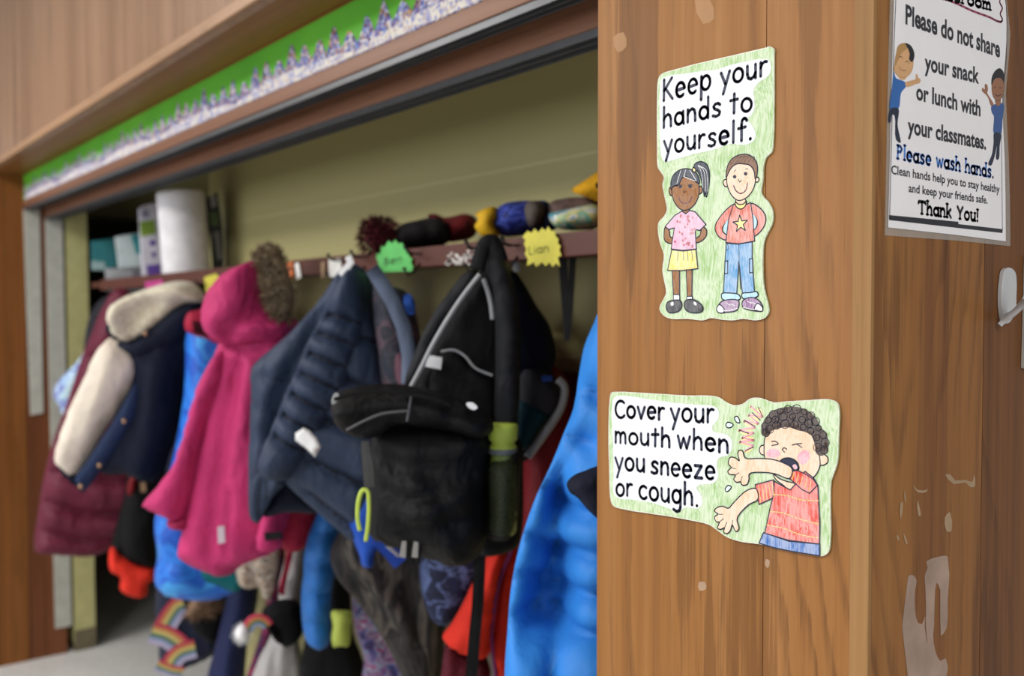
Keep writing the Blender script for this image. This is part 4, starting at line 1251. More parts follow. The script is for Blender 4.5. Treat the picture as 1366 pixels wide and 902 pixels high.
pk = thing('towel_pack', 'wrapped towel pack with green and purple print left of the paper roll', 'pack', F_.pt(200, 388))
M_wrap = plain('white_wrap', '#c9c6d2', 0.3)
slab('wrap', [(184, 278), (190, 274), (212, 268), (222, 384), (214, 388), (196, 388), (190, 384)], F_, 0.11, M_wrap, pk, bevel=0.008)
decal('green_block', [(186, 296), (206, 293), (208, 312), (188, 316)], F_, 0.0012, plain('green_print', '#7d9c2e', 0.4), pk, 0.001)
M_pur = plain('purple_print', '#5c3a98', 0.4)
decal('purple_mark', [(199, 321), (207, 320), (208, 327), (200, 328)], F_, 0.0012, M_pur, pk, 0.001)
decal('purple_mark', [(202, 337), (209, 336), (206, 344), (203, 343)], F_, 0.0012, M_pur, pk, 0.001)
decal('purple_mark', [(195, 354), (213, 352), (214, 368), (197, 370)], F_, 0.0012, M_pur, pk, 0.001)
decal('grey_mark', [(189, 281), (198, 279), (199, 290), (190, 291)], F_, 0.0012, plain('grey_print', '#8a86a0', 0.4), pk, 0.001)


def carton(name, label, cat, q, y, depth, mat):
    F = onshelf(q[0][0], q[0][1], y)
    o = thing(name, label, cat, F.pt(*q[-1]))
    slab('carton', q, F, depth, mat, o, bevel=0.003)
    return o, F


o, F_ = carton('tissue_box', 'white and teal tissue box on the shelf behind the towel pack', 'box', [(153, 316), (188, 310), (192, 356), (158, 358)], 1.10, 0.10, plain('white_carton', '#b9c6c8', 0.5))
decal('teal_print', [(174, 314), (188, 311), (190, 336), (182, 340)], F_, 0.0012, plain('teal_print', '#2f8a90', 0.5), o, 0.001)
o, F_ = carton('tissue_box', 'dark teal tissue box leftmost on the shelf', 'box', [(121, 322), (152, 318), (157, 355), (140, 360), (122, 360)], 1.09, 0.10, plain('teal_carton', '#1f6a70', 0.6))
decal('pale_print', [(122, 348), (140, 350), (140, 360), (122, 360)], F_, 0.0012, plain('pale_print', '#8aa4a4', 0.5), o, 0.001)
o, F_ = carton('tissue_box', 'pale grey tissue carton lying under the teal boxes', 'box', [(140, 358), (192, 357), (194, 388), (142, 388)], 1.12, 0.12, plain('grey_carton', '#a2a4a8', 0.5))
decal('grey_print', [(176, 360), (188, 360), (189, 368), (177, 369)], F_, 0.0012, plain('grey_print_b', '#7c7c86', 0.5), o, 0.001)
o, F_ = carton('wipes_pouch', 'dark green and white pouch standing right of the paper roll', 'pouch', [(274, 266), (290, 256), (297, 300), (299, 366), (284, 370), (281, 320)], 1.22, 0.05, plain('dark_pouch', '#2a2a20', 0.5))
decal('green_print', [(279, 284), (290, 282), (293, 300), (282, 302)], F_, 0.0012, plain('olive_print', '#5a7030', 0.5), o, 0.001)
decal('white_print', [(280, 262), (287, 260), (289, 275), (282, 278)], F_, 0.0012, plain('pale_print_b', '#a9a9ae', 0.5), o, 0.001)
decal('white_print', [(285, 310), (292, 308), (296, 345), (290, 347)], F_, 0.0012, plain('pale_print_c', '#8f8f8a', 0.5), o, 0.001)

# knitted hats and bags on the right part of the shelf
K_dred = patterned('dark_red_yarn', ['#4a0f18', '#2a0a10', '#5c141e', '#380c14'], 60, rough=0.9)
K_black = cloth('black_knit', '#1d1b1c', 0.9)
K_red = patterned('red_knit', ['#6a1418', '#4a0e12', '#7a181c', '#3a0c10'], 40, rough=0.9)
F_ = onshelf(560, 330, 1.12)
o = thing('knit_hat', 'black and dark red knitted hat with dark red pompom on the shelf', 'hat', F_.pt(560, 328))
puff('pompom', [(485, 312), (490, 300), (503, 294), (520, 298), (530, 312), (528, 328), (515, 338), (500, 336), (488, 326)], F_, 0.10, K_dred, o, rim=0.045, fur=1500, furlen=0.022, seed=80)
puff('crown', [(524, 312), (535, 300), (556, 294), (580, 290), (596, 296), (600, 310), (598, 324), (570, 330), (540, 332), (526, 328)], F_, 0.14, K_black, o, off=0.0, rim=0.05, folds=[([(545, 300), (550, 330)], -0.006, 0.01), ([(570, 296), (575, 328)], -0.006, 0.01)], seed=81)
puff('brim', [(570, 288), (580, 285), (592, 290), (606, 288), (620, 285), (634, 290), (638, 302), (632, 316), (612, 322), (596, 322), (592, 306)], F_, 0.15, K_red, o, off=-0.03, rim=0.05, seed=82)
F_ = onshelf(690, 315, 1.13)
o = thing('winter_hat', 'crumpled blue and yellow winter hat with grey patch on the shelf', 'hat', F_.pt(690, 318))
puff('crown', [(660, 282), (672, 272), (692, 268), (712, 268), (730, 269), (733, 290), (736, 304), (712, 312), (690, 315), (668, 314), (655, 300)], F_, 0.14, patterned('blue_crinkle', ['#1a2460', '#26369c', '#1c2870', '#4a5cc0', '#182050'], 40), o, rim=0.05, seed=83)
puff('yellow_cuff', [(633, 302), (638, 292), (634, 286), (648, 278), (660, 276), (668, 288), (660, 298), (666, 314), (654, 320), (642, 314)], F_, 0.10, cloth('yellow_crinkle', '#d6a824', 0.6), o, off=0.02, rim=0.04, folds=[([(638, 300), (664, 298)], -0.015, 0.008)], seed=84)
puff('patch', [(702, 271), (722, 269), (728, 284), (722, 300), (708, 303), (700, 290)], F_, 0.04, cloth('grey_knit', '#5c5450', 0.9), o, off=0.06, rim=0.02, seed=85)
puff('earflap', [(726, 269), (732, 270), (736, 290), (742, 304), (736, 308), (724, 304)], F_, 0.06, cloth('dark_navy_knit', '#11152c', 0.9), o, off=0.05, rim=0.02, seed=86)
F_ = onshelf(770, 304, 1.10)
o = puff('snack_bag', [(732, 286), (742, 282), (762, 278), (800, 274), (806, 300), (780, 306), (748, 306), (736, 298)], F_, 0.10, patterned('teal_yellow_wrapper', ['#2f9a94', '#cfd8c0', '#7abfae', '#d8cf7a', '#e0e4e4', '#3f8a9a'], 22, rough=0.3), None, rim=0.04, wr=(0.008, 24, 1), seed=87)
tag(o, 'crinkled teal, white and yellow bag on the shelf beside the pier', 'bag')
F_ = onshelf(790, 290, 1.20)
o = puff('folded_cloth', [(733, 272), (740, 267), (800, 267), (808, 300), (740, 304), (732, 290)], F_, 0.08, cloth('mauve_grey_cloth', '#6a5652', 0.8), None, rim=0.03, seed=88)
tag(o, 'mauve grey folded cloth behind the crinkled teal bag on the shelf', 'cloth')
F_ = onshelf(790, 268, 1.17)
o = thing('knit_beanie', 'golden yellow pointed hat on top of the shelf pile beside the pier', 'hat', F_.pt(790, 268))
puff('crown', [(762, 254), (772, 246), (784, 238), (796, 230), (812, 226), (822, 250), (815, 270), (800, 270), (785, 264)], F_, 0.11, cloth('golden_fleece', '#d29a1c', 0.8), o, rim=0.045, seed=89)
puff('button', [(794, 246), (798, 243), (801, 248), (797, 252)], F_, 0.02, C_black, o, off=0.05, rim=0.006, seed=90)

# ------------------------------------------------------------------ hand lettering
def arc(cx, cy, rx, ry, a0, a1, n=14):
    return [(cx + rx * math.cos(math.radians(a0 + (a1 - a0) * i / n)), cy + ry * math.sin(math.radians(a0 + (a1 - a0) * i / n))) for i in range(n + 1)]


GL = {
    'a': (.76, [arc(.36, .48, .33, .47, 40, 400), [(.69, 1.0), (.69, .3), (.74, 0)]]),
    'c': (.7, [arc(.4, .5, .37, .5, 50, 315)]),
    'd': (.76, [arc(.36, .48, .33, .47, 40, 400), [(.69, 1.65), (.69, 0)]]),
    'e': (.76, [[(.06, .50), (.69, .56)] + arc(.38, .5, .34, .5, 8, 312)]),
    'f': (.58, [[(.66, 1.45), (.58, 1.62), (.44, 1.66), (.31, 1.52), (.27, 1.2), (.27, 0)], [(.03, .95), (.56, 1.0)]]),
    'g': (.76, [arc(.36, .5, .33, .48, 40, 400), [(.69, 1.0), (.69, -.3), (.6, -.55), (.38, -.64), (.12, -.5)]]),
    'h': (.72, [[(.07, 1.65), (.06, 0)], [(.06, .6), (.2, .88), (.4, 1.0), (.57, .88), (.64, .6), (.65, 0)]]),
    'i': (.2, [[(.09, 1), (.09, 0)], [(.09, 1.36), (.1, 1.38)]]),
    'k': (.68, [[(.07, 1.65), (.06, 0)], [(.6, 1), (.08, .42)], [(.24, .58), (.66, 0)]]),
    'l': (.2, [[(.1, 1.65), (.09, 0)]]),
    'm': (1.02, [[(.06, 1), (.06, 0)], [(.06, .65), (.18, .92), (.32, 1), (.45, .86), (.49, .6), (.49, 0)], [(.49, .65), (.62, .92), (.76, 1), (.89, .86), (.93, .6), (.94, 0)]]),
    'n': (.72, [[(.06, 1), (.06, 0)], [(.06, .6), (.2, .88), (.4, 1.0), (.57, .88), (.64, .6), (.65, 0)]]),
    'o': (.78, [arc(.39, .5, .36, .5, 90, 450)]),
    'p': (.78, [[(.07, 1), (.05, -.6)], arc(.41, .5, .34, .48, 150, 510)]),
    'r': (.52, [[(.06, 1), (.06, 0)], [(.06, .6), (.18, .88), (.34, 1.0), (.5, .95)]]),
    's': (.66, [[(.59, .85), (.45, .98), (.24, .97), (.1, .8), (.18, .6), (.42, .47), (.58, .3), (.52, .08), (.28, 0), (.05, .1)]]),
    't': (.58, [[(.31, 1.5), (.29, 0)], [(.02, 1.0), (.56, 1.05)]]),
    'u': (.74, [[(.06, 1), (.06, .4), (.14, .1), (.34, 0), (.54, .12), (.66, .4)], [(.66, 1), (.67, 0)]]),
    'v': (.68, [[(.03, 1), (.33, 0), (.65, 1)]]),
    'w': (1.0, [[(.03, 1), (.25, 0), (.48, .85), (.73, 0), (.97, 1)]]),
    'y': (.72, [[(.03, 1), (.36, .12)], [(.7, 1), (.2, -.62)]]),
    'z': (.7, [[(.06, .97), (.6, .98), (.06, .02), (.64, .03)]]),
    'K': (.84, [[(.08, 1.5), (.06, 0)], [(.74, 1.5), (.1, .72)], [(.22, .82), (.8, 0)]]),
    'C': (.92, [arc(.55, .74, .5, .76, 50, 315)]),
    'L': (.66, [[(.08, 1.5), (.08, 0), (.6, 0)]]),
    'B': (.7, [[(.08, 1.5), (.08, 0)], [(.08, 1.45), (.5, 1.35), (.5, .95), (.1, .8)], [(.1, .8), (.62, .6), (.6, .1), (.08, 0)]]),
    'P': (.78, [[(.12, 1.5), (.12, 0)], [(.12, 1.45), (.5, 1.42), (.68, 1.15), (.5, .82), (.12, .78)]]),
    'T': (1.0, [[(.5, 1.45), (.5, 0)], [(.0, 1.25), (.04, 1.45), (.96, 1.45), (1., 1.25)]]),
    'Y': (.95, [[(0.08, 1.5), (.48, .75)], [(.88, 1.5), (.48, .75), (.48, 0)]]),
    '.': (.2, [[(.1, .03), (.11, .05)]]),
    '!': (.24, [[(.12, 1.5), (.12, .55)], [(.12, .04), (.12, .06)]]),
}


def write(mb, fr, text, L, R, xh, w, off, mi=0, gap=.2, serif=0.0, jitter=0.0, cv=None, slant=0.0):
    """stroke lettering: baseline from pixel L to pixel R, x-height xh px at L, pen w px"""
    xh *= 0.88
    a, b = Vector(fr.to2(L)), Vector(fr.to2(R))
    up = Vector(fr.to2((L[0], L[1] - xh))) - a
    up2 = Vector(fr.to2((R[0], R[1] - xh))) - b
    up = Vector((0, up.length))
    width = sum((GL[c][0] if c != ' ' else .45) + gap for c in text) - gap
    ex = (b - a) / width
    x = 0.0
    rnd = random.Random(len(text) * 13 + ord(text[0]))
    pw = w * fr.scale(L)
    for c in text:
        if c == ' ':
            x += .45 + gap
            continue
        gw, strokes = GL[c]
        jy = rnd.uniform(-jitter, jitter)
        for s in strokes:
            pts = []
            for (gx, gy) in s:
                g = gy + jy
                q = a + ex * (x + gx) + up * g + Vector((slant * g * up.y, 0))
                pts.append((q.x, q.y))
            mb.pen(fr, pts, pw * rnd.uniform(.92, 1.08), off, mi)
            if serif:
                for e, o_ in ((0, 1), (-1, -2)):
                    (gx, gy), (hx, hy) = s[e], s[o_]
                    if abs(gx - hx) < .2 and abs(gy - hy) > .25 and (abs(gy) < .05 or abs(gy - 1) < .05 or gy > 1.4 or gy < -.5):
                        q = a + ex * (x + gx) + up * gy
                        d = ex * serif
                        mb.pen(fr, [tuple(q - d), tuple(q + d)], pw * .55, off, mi)
        x += gw + gap


write_tag = MB()
write(write_tag, FRAIL, 'Lian', (709, 340), (736, 336), 8, 1.2, 0.0066)
write_tag.build('handwriting', M_ink, yt)
write_tag = MB()
write(write_tag, FRAIL, 'Ben', (516, 354), (540, 350), 7, 1.3, 0.0066)
write_tag.build('handwriting', M_ink, gt)


def font_text(name, fr, text, L, R, cap, off, mat, parent, bold=0.0):
    """printed lettering from the built-in font: baseline from pixel L to R, capital height cap px at L"""
    cu = bpy.data.curves.new(name, 'FONT')
    cu.body = text
    cu.size = 1.0
    cu.offset = bold
    cu.resolution_u = 3
    o = bpy.data.objects.new(name, cu)
    COL.objects.link(o)
    dg = bpy.context.evaluated_depsgraph_get()
    me = bpy.data.meshes.new_from_object(o.evaluated_get(dg))
    bpy.data.objects.remove(o)
    a, b = Vector(fr.to2(L)), Vector(fr.to2(R))
    xs_ = [v_.co.x for v_ in me.vertices]
    x0, x1 = min(xs_), max(xs_)
    s = fr.scale(L) * cap / 0.72
    ex = (b - a) / (x1 - x0)
    mb = MB()
    V = []
    for v_ in me.vertices:
        q = a + ex * (v_.co.x - x0)
        V.append(fr.to3(q.x, q.y + v_.co.y * s, off))
    mb.add(V, [list(p.vertices) for p in me.polygons])
    bpy.data.meshes.remove(me)
    return mb.build(name, mat, parent)


# ------------------------------------------------------------------ the two die-cut signs on the pier
FP = Frame((0, Y0, 0), (1, 0, 0), (0, 0, 1), (0, -1, 0))
M_card = crayon('green_crayon', '#9cc07e', '#e0e9d4', 60, 0.9, 0.75)
M_edge = plain('white_card_edge', '#e9e6dc', 0.4)
M_cloud = plain('white_card', '#e6e8ee', 0.35, 0.4, var=0.01)
M_marker = plain('navy_black_marker', '#20243f', 0.45)
PAL = ['#23263c', '#e6c2a0', '#94602f', '#3c4150', '#7d5235', '#dca8c6', '#ecd974', '#d26a58', '#5b9bd0', '#9ed0e6', '#8a5a92', '#4a4a50', '#f4f4f4', '#e8cf50', '#d84230', '#3f6fb8', '#3a251e', '#e2a0b0', '#f0d27a', '#c64a70', '#a04a62', '#e2c548', '#cfe2ee', '#b94a5e']
MC = [M_marker] + [crayon('crayon_%d' % i, c, '#ffffff', 70, 0.5 + 0.3 * i, 0.32 if sum(lin(c)[:3]) > 0.5 else 0.1) for i, c in enumerate(PAL) if i > 0]
INK, SKIN, BROWN_SKIN, HAIRB, HAIRBR, PINK, YEL, RED, BLUE, LBLUE, PURP, GREY, WHITE, GOLD, SHIRT, JEANS, CURL, LILAC, PALEY, MAG, LIP, STRIPE, DROP, DOT = range(24)

S1 = thing('poster_sign', 'upper die-cut green-edged sign reading Keep your hands to yourself with girl and boy', 'sign', PY(955, 427, Y0))
out = [(880, 108), (883, 101), (890, 97), (1022, 65), (1029, 63), (1034, 66), (1034, 74), (1034, 150), (1033, 190), (1031, 203), (1024, 210), (1020, 222), (1019, 240), (1017, 256), (1020, 263), (1026, 269), (1031, 278), (1033, 288), (1031, 300), (1026, 310), (1021, 322), (1019, 340), (1019, 362), (1021, 386), (1026, 405), (1027, 416), (1022, 424), (1010, 427), (994, 425), (980, 427), (965, 426), (950, 424), (940, 427), (920, 425), (898, 425), (888, 421), (882, 412), (887, 400), (891, 391), (888, 373), (886, 360), (888, 340), (883, 325), (880, 306), (881, 297), (888, 289), (892, 280), (890, 268), (888, 258), (886, 246), (888, 237), (884, 230), (880, 224), (879, 200), (879, 130)]
mb = MB()
o2 = [FP.to2(q) for q in catmull(out, True, 3)][::-1]
mb.card(FP, o2, 0.0002, 0.0024)
mb.build('card', M_card, S1)
mb = MB()
mb.pen(FP, o2, 0.0007, 0.00245, 0, True)
mb.build('cut_edge', M_edge, S1)
z4 = lambda X, Y: (860 + X / 4.745, 50 + Y / 4.745)
cl = [(112, 275), (150, 248), (260, 232), (400, 212), (470, 205), (560, 175), (680, 150), (760, 138), (800, 150), (812, 185), (795, 245), (735, 285), (702, 330), (705, 400), (706, 455), (685, 495), (660, 520), (690, 560), (712, 610), (702, 655), (640, 682), (560, 675), (440, 715), (320, 740), (200, 775), (135, 788), (114, 740), (108, 600), (105, 450), (106, 340)]
mb = MB()
mb.fill(FP, [FP.to2(q) for q in catmull([z4(*c) for c in cl], True, 3)][::-1], 0.0026)
mb.build('text_panel', M_cloud, S1)
mb = MB()
OT = 0.0028
for wd, L, R, xh in (('Keep', (128, 402), (428, 328), 100), ('your', (492, 312), (786, 240), 95), ('hands', (128, 572), (494, 497), 88),
                     ('to', (552, 485), (690, 466), 92), ('yourself.', (132, 738), (688, 648), 88)):
    write(mb, FP, wd, z4(*L), z4(*R), xh / 4.745, 4.0, OT, 0, gap=.24, jitter=.03)
mb.build('lettering', M_marker, S1)

z5 = lambda X, Y: (860 + X / 3.76, 200 + Y / 3.76)


class Draw:
    def __init__(self, fr, conv, base=0.0026, step=0.000006, lw=1.5):
        self.mb, self.fr, self.c, self.o, self.step, self.lw = MB(), fr, conv, base, step, lw

    def p(self, pts, smooth=True, closed=True):
        q = [self.c(*c) for c in pts]
        if smooth and len(q) > 2:
            q = catmull(q, closed, 4)
        return [self.fr.to2(c) for c in q]

    def fill(self, pts, col, line=INK, lw=None, smooth=True):
        self.o += self.step
        p = self.p(pts, smooth)
        a = sum(p[i][0] * p[(i + 1) % len(p)][1] - p[(i + 1) % len(p)][0] * p[i][1] for i in range(len(p)))
        if a < 0:
            p.reverse()
        self.mb.fill(self.fr, p, self.o, col)
        if line is not None:
            self.o += self.step
            self.mb.pen(self.fr, p, (lw or self.lw) * self.fr.scale(self.c(*pts[0])), self.o, line, True)

    def line(self, pts, lw=None, col=INK, smooth=True):
        self.o += self.step
        self.mb.pen(self.fr, self.p(pts, smooth, False), (lw or self.lw) * self.fr.scale(self.c(*pts[0])), self.o, col)

    def dot(self, x, y, r, col=INK):
        self.fill([(x + r * math.cos(k), y + r * math.sin(k)) for k in np.arange(0, 6.28, .7)], col, None)


# girl with a ponytail
g = Draw(FP, z5)
g.fill([(255, 95), (262, 70), (290, 60), (318, 72), (332, 105), (334, 150), (328, 200), (318, 238), (312, 205), (308, 235), (302, 200), (296, 170), (285, 130), (272, 108)], HAIRB)
for a in (-10, 4, 16):
    g.line([(275, 78), (298 + a, 100), (308 + a, 150), (310 + a, 210)], .7, 12)
g.fill([(132, 195), (140, 185), (150, 195), (150, 225), (140, 230), (132, 215)], BROWN_SKIN)
g.fill([(278, 195), (290, 183), (298, 195), (295, 215), (282, 222)], BROWN_SKIN)
g.fill([(200, 300), (232, 300), (230, 325), (202, 325)], BROWN_SKIN)
g.fill([(145, 190), (150, 150), (180, 125), (230, 122), (270, 145), (282, 190), (278, 235), (255, 280), (222, 302), (195, 302), (165, 275), (148, 235)], BROWN_SKIN)
g.fill([(143, 200), (140, 165), (155, 125), (185, 102), (225, 96), (262, 112), (280, 140), (283, 170), (262, 160), (240, 148), (222, 138), (200, 140), (188, 160), (178, 178), (165, 180), (152, 185)], HAIRB)
for a, b in (((190, 105), (170, 170)), ((215, 100), (205, 135)), ((235, 103), (268, 155)), ((205, 135), (262, 158))):
    g.line([a, b], .7, 12)
g.fill([(252, 90), (264, 96), (262, 112), (250, 108)], PALEY)
g.dot(188, 186, 8); g.dot(237, 184, 9)
g.line([(168, 186), (178, 178), (200, 178)], .7); g.line([(225, 180), (240, 174), (252, 178)], .7)
g.line([(203, 205), (208, 215), (216, 210)], .8)
g.line([(178, 235), (190, 260), (212, 270), (236, 258), (246, 234)], 1.5, LIP)
g.fill([(112, 390), (106, 420), (110, 455), (128, 468), (150, 468), (150, 445), (136, 435), (132, 405)], BROWN_SKIN)
g.fill([(300, 388), (318, 400), (318, 430), (298, 455), (268, 466), (262, 450), (285, 430), (292, 405)], BROWN_SKIN)
g.fill([(160, 330), (112, 385), (130, 400), (158, 392), (150, 440), (142, 498), (200, 505), (268, 498), (262, 400), (285, 405), (316, 375), (262, 312), (235, 305), (215, 322), (196, 308)], PINK, smooth=False)
rd = random.Random(3)
for i in range(34):
    x, y = rd.uniform(160, 262), rd.uniform(325, 488)
    g.fill([(x - 5, y), (x, y - 7), (x + 5, y), (x, y + 7)], DOT, None)
g.fill([(146, 502), (125, 605), (175, 608), (232, 602), (276, 596), (266, 500), (205, 508)], YEL, smooth=False)
g.line([(128, 598), (180, 602), (235, 592), (275, 588)], .9, GOLD)
for x in (178, 205, 225, 246):
    g.line([(x, 508), (x + (x - 205) * .12, 555)], .8)
g.fill([(148, 606), (184, 606), (184, 730), (154, 730)], BROWN_SKIN, smooth=False)
g.fill([(218, 602), (248, 602), (246, 740), (224, 740)], BROWN_SKIN, smooth=False)
g.fill([(154, 726), (184, 726), (186, 760), (154, 760)], WHITE, smooth=False)
g.fill([(222, 735), (248, 735), (252, 765), (220, 765)], WHITE, smooth=False)
g.fill([(118, 790), (125, 765), (150, 755), (185, 755), (196, 770), (190, 800), (165, 815), (130, 815)], GREY)
g.fill([(210, 790), (212, 760), (235, 750), (265, 755), (300, 785), (300, 808), (270, 818), (225, 810)], GREY)
g.fill([(140, 770), (152, 762), (155, 778), (145, 782)], WHITE, None); g.fill([(256, 762), (268, 766), (270, 780), (260, 778)], WHITE, None)
g.mb.build('girl_drawing', MC, S1)
# boy in a star jumper
g = Draw(FP, z5)
g.fill([(402, 165), (410, 150), (425, 152), (425, 182), (412, 185)], SKIN)
g.fill([(562, 145), (575, 138), (582, 150), (575, 162), (562, 160)], SKIN)
g.fill([(468, 250), (512, 248), (518, 285), (490, 298), (465, 285)], SKIN)
g.fill([(420, 150), (430, 100), (465, 65), (520, 62), (558, 95), (565, 145), (552, 200), (520, 240), (480, 255), (450, 235), (428, 195)], SKIN)
g.fill([(418, 140), (422, 90), (445, 48), (490, 25), (535, 28), (568, 60), (575, 105), (564, 150), (556, 105), (535, 78), (505, 72), (470, 72), (445, 90), (430, 115)], HAIRBR)
for k in range(6):
    g.line([(440 + k * 22, 75 - k * 3), (470 + k * 18, 42), (505 + k * 10, 32)], .7, CURL)
g.dot(460, 136, 9); g.dot(515, 121, 9)
g.line([(458, 112), (466, 100)], .9); g.line([(515, 98), (526, 95)], .9)
g.line([(478, 148), (486, 163), (494, 152)], 1.0)
g.line([(455, 180), (466, 205), (490, 220), (515, 205), (525, 168)], 1.7, LIP)
g.fill([(455, 275), (420, 300), (372, 360), (362, 395), (380, 435), (415, 452), (420, 430), (400, 410), (402, 385), (430, 350)], RED)
g.fill([(545, 270), (590, 295), (615, 335), (612, 375), (585, 415), (555, 435), (552, 410), (572, 385), (572, 350), (548, 320)], RED)
g.fill([(405, 390), (428, 352), (425, 400), (420, 425)], LBLUE, None); g.fill([(552, 325), (570, 350), (568, 385), (554, 400)], LBLUE, None)
g.fill([(456, 272), (430, 350), (416, 465), (480, 472), (560, 458), (552, 340), (540, 265), (500, 285)], RED, smooth=False)
g.fill([(464, 262), (468, 285), (490, 298), (512, 285), (518, 258), (505, 272), (480, 274)], YEL)
star = []
for k in range(10):
    r = 38 if k % 2 == 0 else 15
    star.append((489 + r * math.sin(math.pi * k / 5 - .1), 372 - r * 1.15 * math.cos(math.pi * k / 5 - .1)))
g.fill(star, GOLD, smooth=False)
g.fill([(418, 470), (404, 722), (470, 730), (482, 560), (500, 724), (560, 712), (548, 560), (548, 462), (480, 474)], BLUE, smooth=False)
g.line([(482, 474), (484, 590), (490, 700)], .9)
g.fill([(412, 560), (426, 556), (426, 620), (410, 622)], BLUE, smooth=False); g.fill([(534, 548), (550, 545), (552, 615), (536, 618)], BLUE, smooth=False)
g.line([(425, 475), (432, 495), (420, 505)], .8)
g.fill([(396, 722), (430, 718), (480, 726), (490, 745), (470, 755), (400, 750)], LBLUE)
g.fill([(498, 722), (540, 716), (572, 712), (578, 732), (560, 742), (502, 745)], LBLUE)
g.fill([(375, 800), (385, 770), (410, 755), (478, 755), (482, 780), (470, 805), (420, 815), (380, 815)], PURP)
g.fill([(500, 760), (520, 745), (560, 742), (590, 765), (602, 795), (590, 808), (545, 805), (502, 790)], PURP)
g.fill([(370, 800), (384, 776), (408, 800), (405, 816), (380, 816)], WHITE); g.fill([(560, 800), (575, 770), (600, 790), (600, 808), (578, 808)], WHITE)
for x, y in ((420, 770), (440, 772), (525, 760), (545, 764)):
    g.line([(x, y), (x + 22, y + 10)], .7, WHITE)
g.line([(385, 806), (430, 806), (475, 795)], 1.2, WHITE); g.line([(505, 790), (550, 800), (590, 800)], 1.2, WHITE)
g.mb.build('boy_drawing', MC, S1)

S2 = thing('poster_sign', 'lower die-cut green-edged sign reading Cover your mouth with sneezing curly-haired boy', 'sign', PY(965, 740, Y0))
out = [(816, 530), (818, 524), (825, 523), (870, 525), (920, 528), (948, 528), (960, 530), (971, 537), (982, 541), (993, 539), (1003, 532), (1015, 531), (1034, 537), (1050, 536), (1083, 534), (1108, 533), (1118, 537), (1121, 546), (1120, 584), (1119, 613), (1115, 628), (1110, 642), (1109, 673), (1109, 724), (1106, 737), (1099, 741), (1078, 738), (1042, 731), (1014, 725), (991, 722), (972, 716), (958, 706), (947, 699), (926, 694), (893, 688), (826, 677), (819, 673), (816, 660), (815, 626), (814, 580)]
mb = MB()
o2 = [FP.to2(q) for q in catmull(out, True, 3)][::-1]
mb.card(FP, o2, 0.0002, 0.0024)
mb.build('card', M_card, S2)
mb = MB()
mb.pen(FP, o2, 0.0007, 0.00245, 0, True)
mb.build('cut_edge', M_edge, S2)
z6 = lambda X, Y: (800 + X / 4.295, 510 + Y / 4.295)
cl = [(82, 110), (100, 82), (150, 76), (280, 95), (400, 112), (560, 128), (660, 135), (690, 160), (688, 210), (655, 250), (660, 280), (735, 298), (765, 330), (762, 395), (742, 418), (695, 432), (680, 470), (688, 545), (660, 578), (590, 585), (565, 602), (592, 650), (596, 698), (570, 722), (500, 716), (460, 740), (400, 720), (330, 695), (200, 672), (120, 664), (88, 630), (90, 520), (84, 320)]
mb = MB()
mb.fill(FP, [FP.to2(q) for q in catmull([z6(*c) for c in cl], True, 3)][::-1], 0.0026)
mb.build('text_panel', M_cloud, S2)
mb = MB()
for wd, L, R, xh in (('Cover', (98, 200), (380, 212), 72), ('your', (416, 222), (664, 230), 82), ('mouth', (98, 345), (414, 372), 70),
                     ('when', (456, 375), (748, 402), 78), ('you', (98, 498), (268, 512), 78), ('sneeze', (304, 520), (670, 558), 78),
                     ('or', (104, 646), (196, 652), 75), ('cough.', (236, 665), (574, 708), 82)):
    write(mb, FP, wd, z6(*L), z6(*R), xh / 4.295, 3.9, OT, 0, gap=.22, jitter=.03)
mb.build('lettering', M_marker, S2)
z7 = lambda X, Y: (940 + X / 3.92, 520 + Y / 3.92)
g = Draw(FP, z7)
for pts in ([(120, 185), (128, 170), (145, 172), (158, 182), (148, 195), (130, 198)], [(165, 145), (178, 138), (190, 155), (192, 172), (178, 170), (168, 158)], [(116, 520), (130, 500), (148, 505), (140, 522), (124, 532)]):
    g.fill(pts, DROP)
for i, (a, b) in enumerate([((285, 95), (315, 140)), ((250, 125), (295, 160)), ((215, 160), (270, 190)), ((190, 215), (268, 225)), ((195, 265), (270, 255)), ((225, 320), (262, 305))]):
    m_ = ((a[0] + b[0]) / 2, (a[1] + b[1]) / 2)
    g.fill([a, (m_[0] - 12, m_[1] + 18), b, (m_[0] + 4, m_[1] - 16)], PALEY, None)
zig = [(250, 85), (312, 140), (240, 130), (290, 175), (215, 160), (272, 195), (188, 210), (265, 225), (205, 250), (268, 262), (192, 270), (262, 290), (222, 318)]
g.line([(x - 3, y + 4) for x, y in zig], 2.4, 18, False)
g.line(zig, 2.2, 17, False)
g.line([(x + 2, y + 3) for x, y in zig], .9, 19, False)
for a, b in (((290, 92), (312, 138)), ((258, 120), (300, 158)), ((220, 160), (268, 188)), ((195, 212), (240, 228)), ((228, 315), (262, 300))):
    g.line([a, b], 1.3)
g.fill([(295, 315), (305, 292), (325, 292), (328, 335), (308, 338)], SKIN)
g.fill([(600, 350), (625, 335), (652, 352), (652, 378), (630, 393), (600, 388)], SKIN)
g.fill([(320, 300), (325, 250), (355, 210), (410, 190), (480, 190), (560, 225), (590, 290), (612, 360), (610, 405), (585, 450), (555, 470), (470, 470), (400, 440), (340, 400), (322, 345)], SKIN)
g.fill([(332, 330), (355, 308), (390, 312), (405, 335), (385, 352), (345, 350)], LILAC, None)
g.fill([(495, 345), (525, 315), (555, 325), (552, 370), (520, 390), (500, 372)], LILAC, None)
g.fill([(310, 235), (305, 205), (325, 150), (365, 110), (420, 92), (490, 88), (560, 115), (600, 160), (615, 195), (645, 225), (655, 290), (648, 330), (615, 345), (592, 330), (585, 285), (575, 245), (540, 222), (500, 212), (450, 196), (400, 200), (360, 215), (340, 245)], CURL, None)
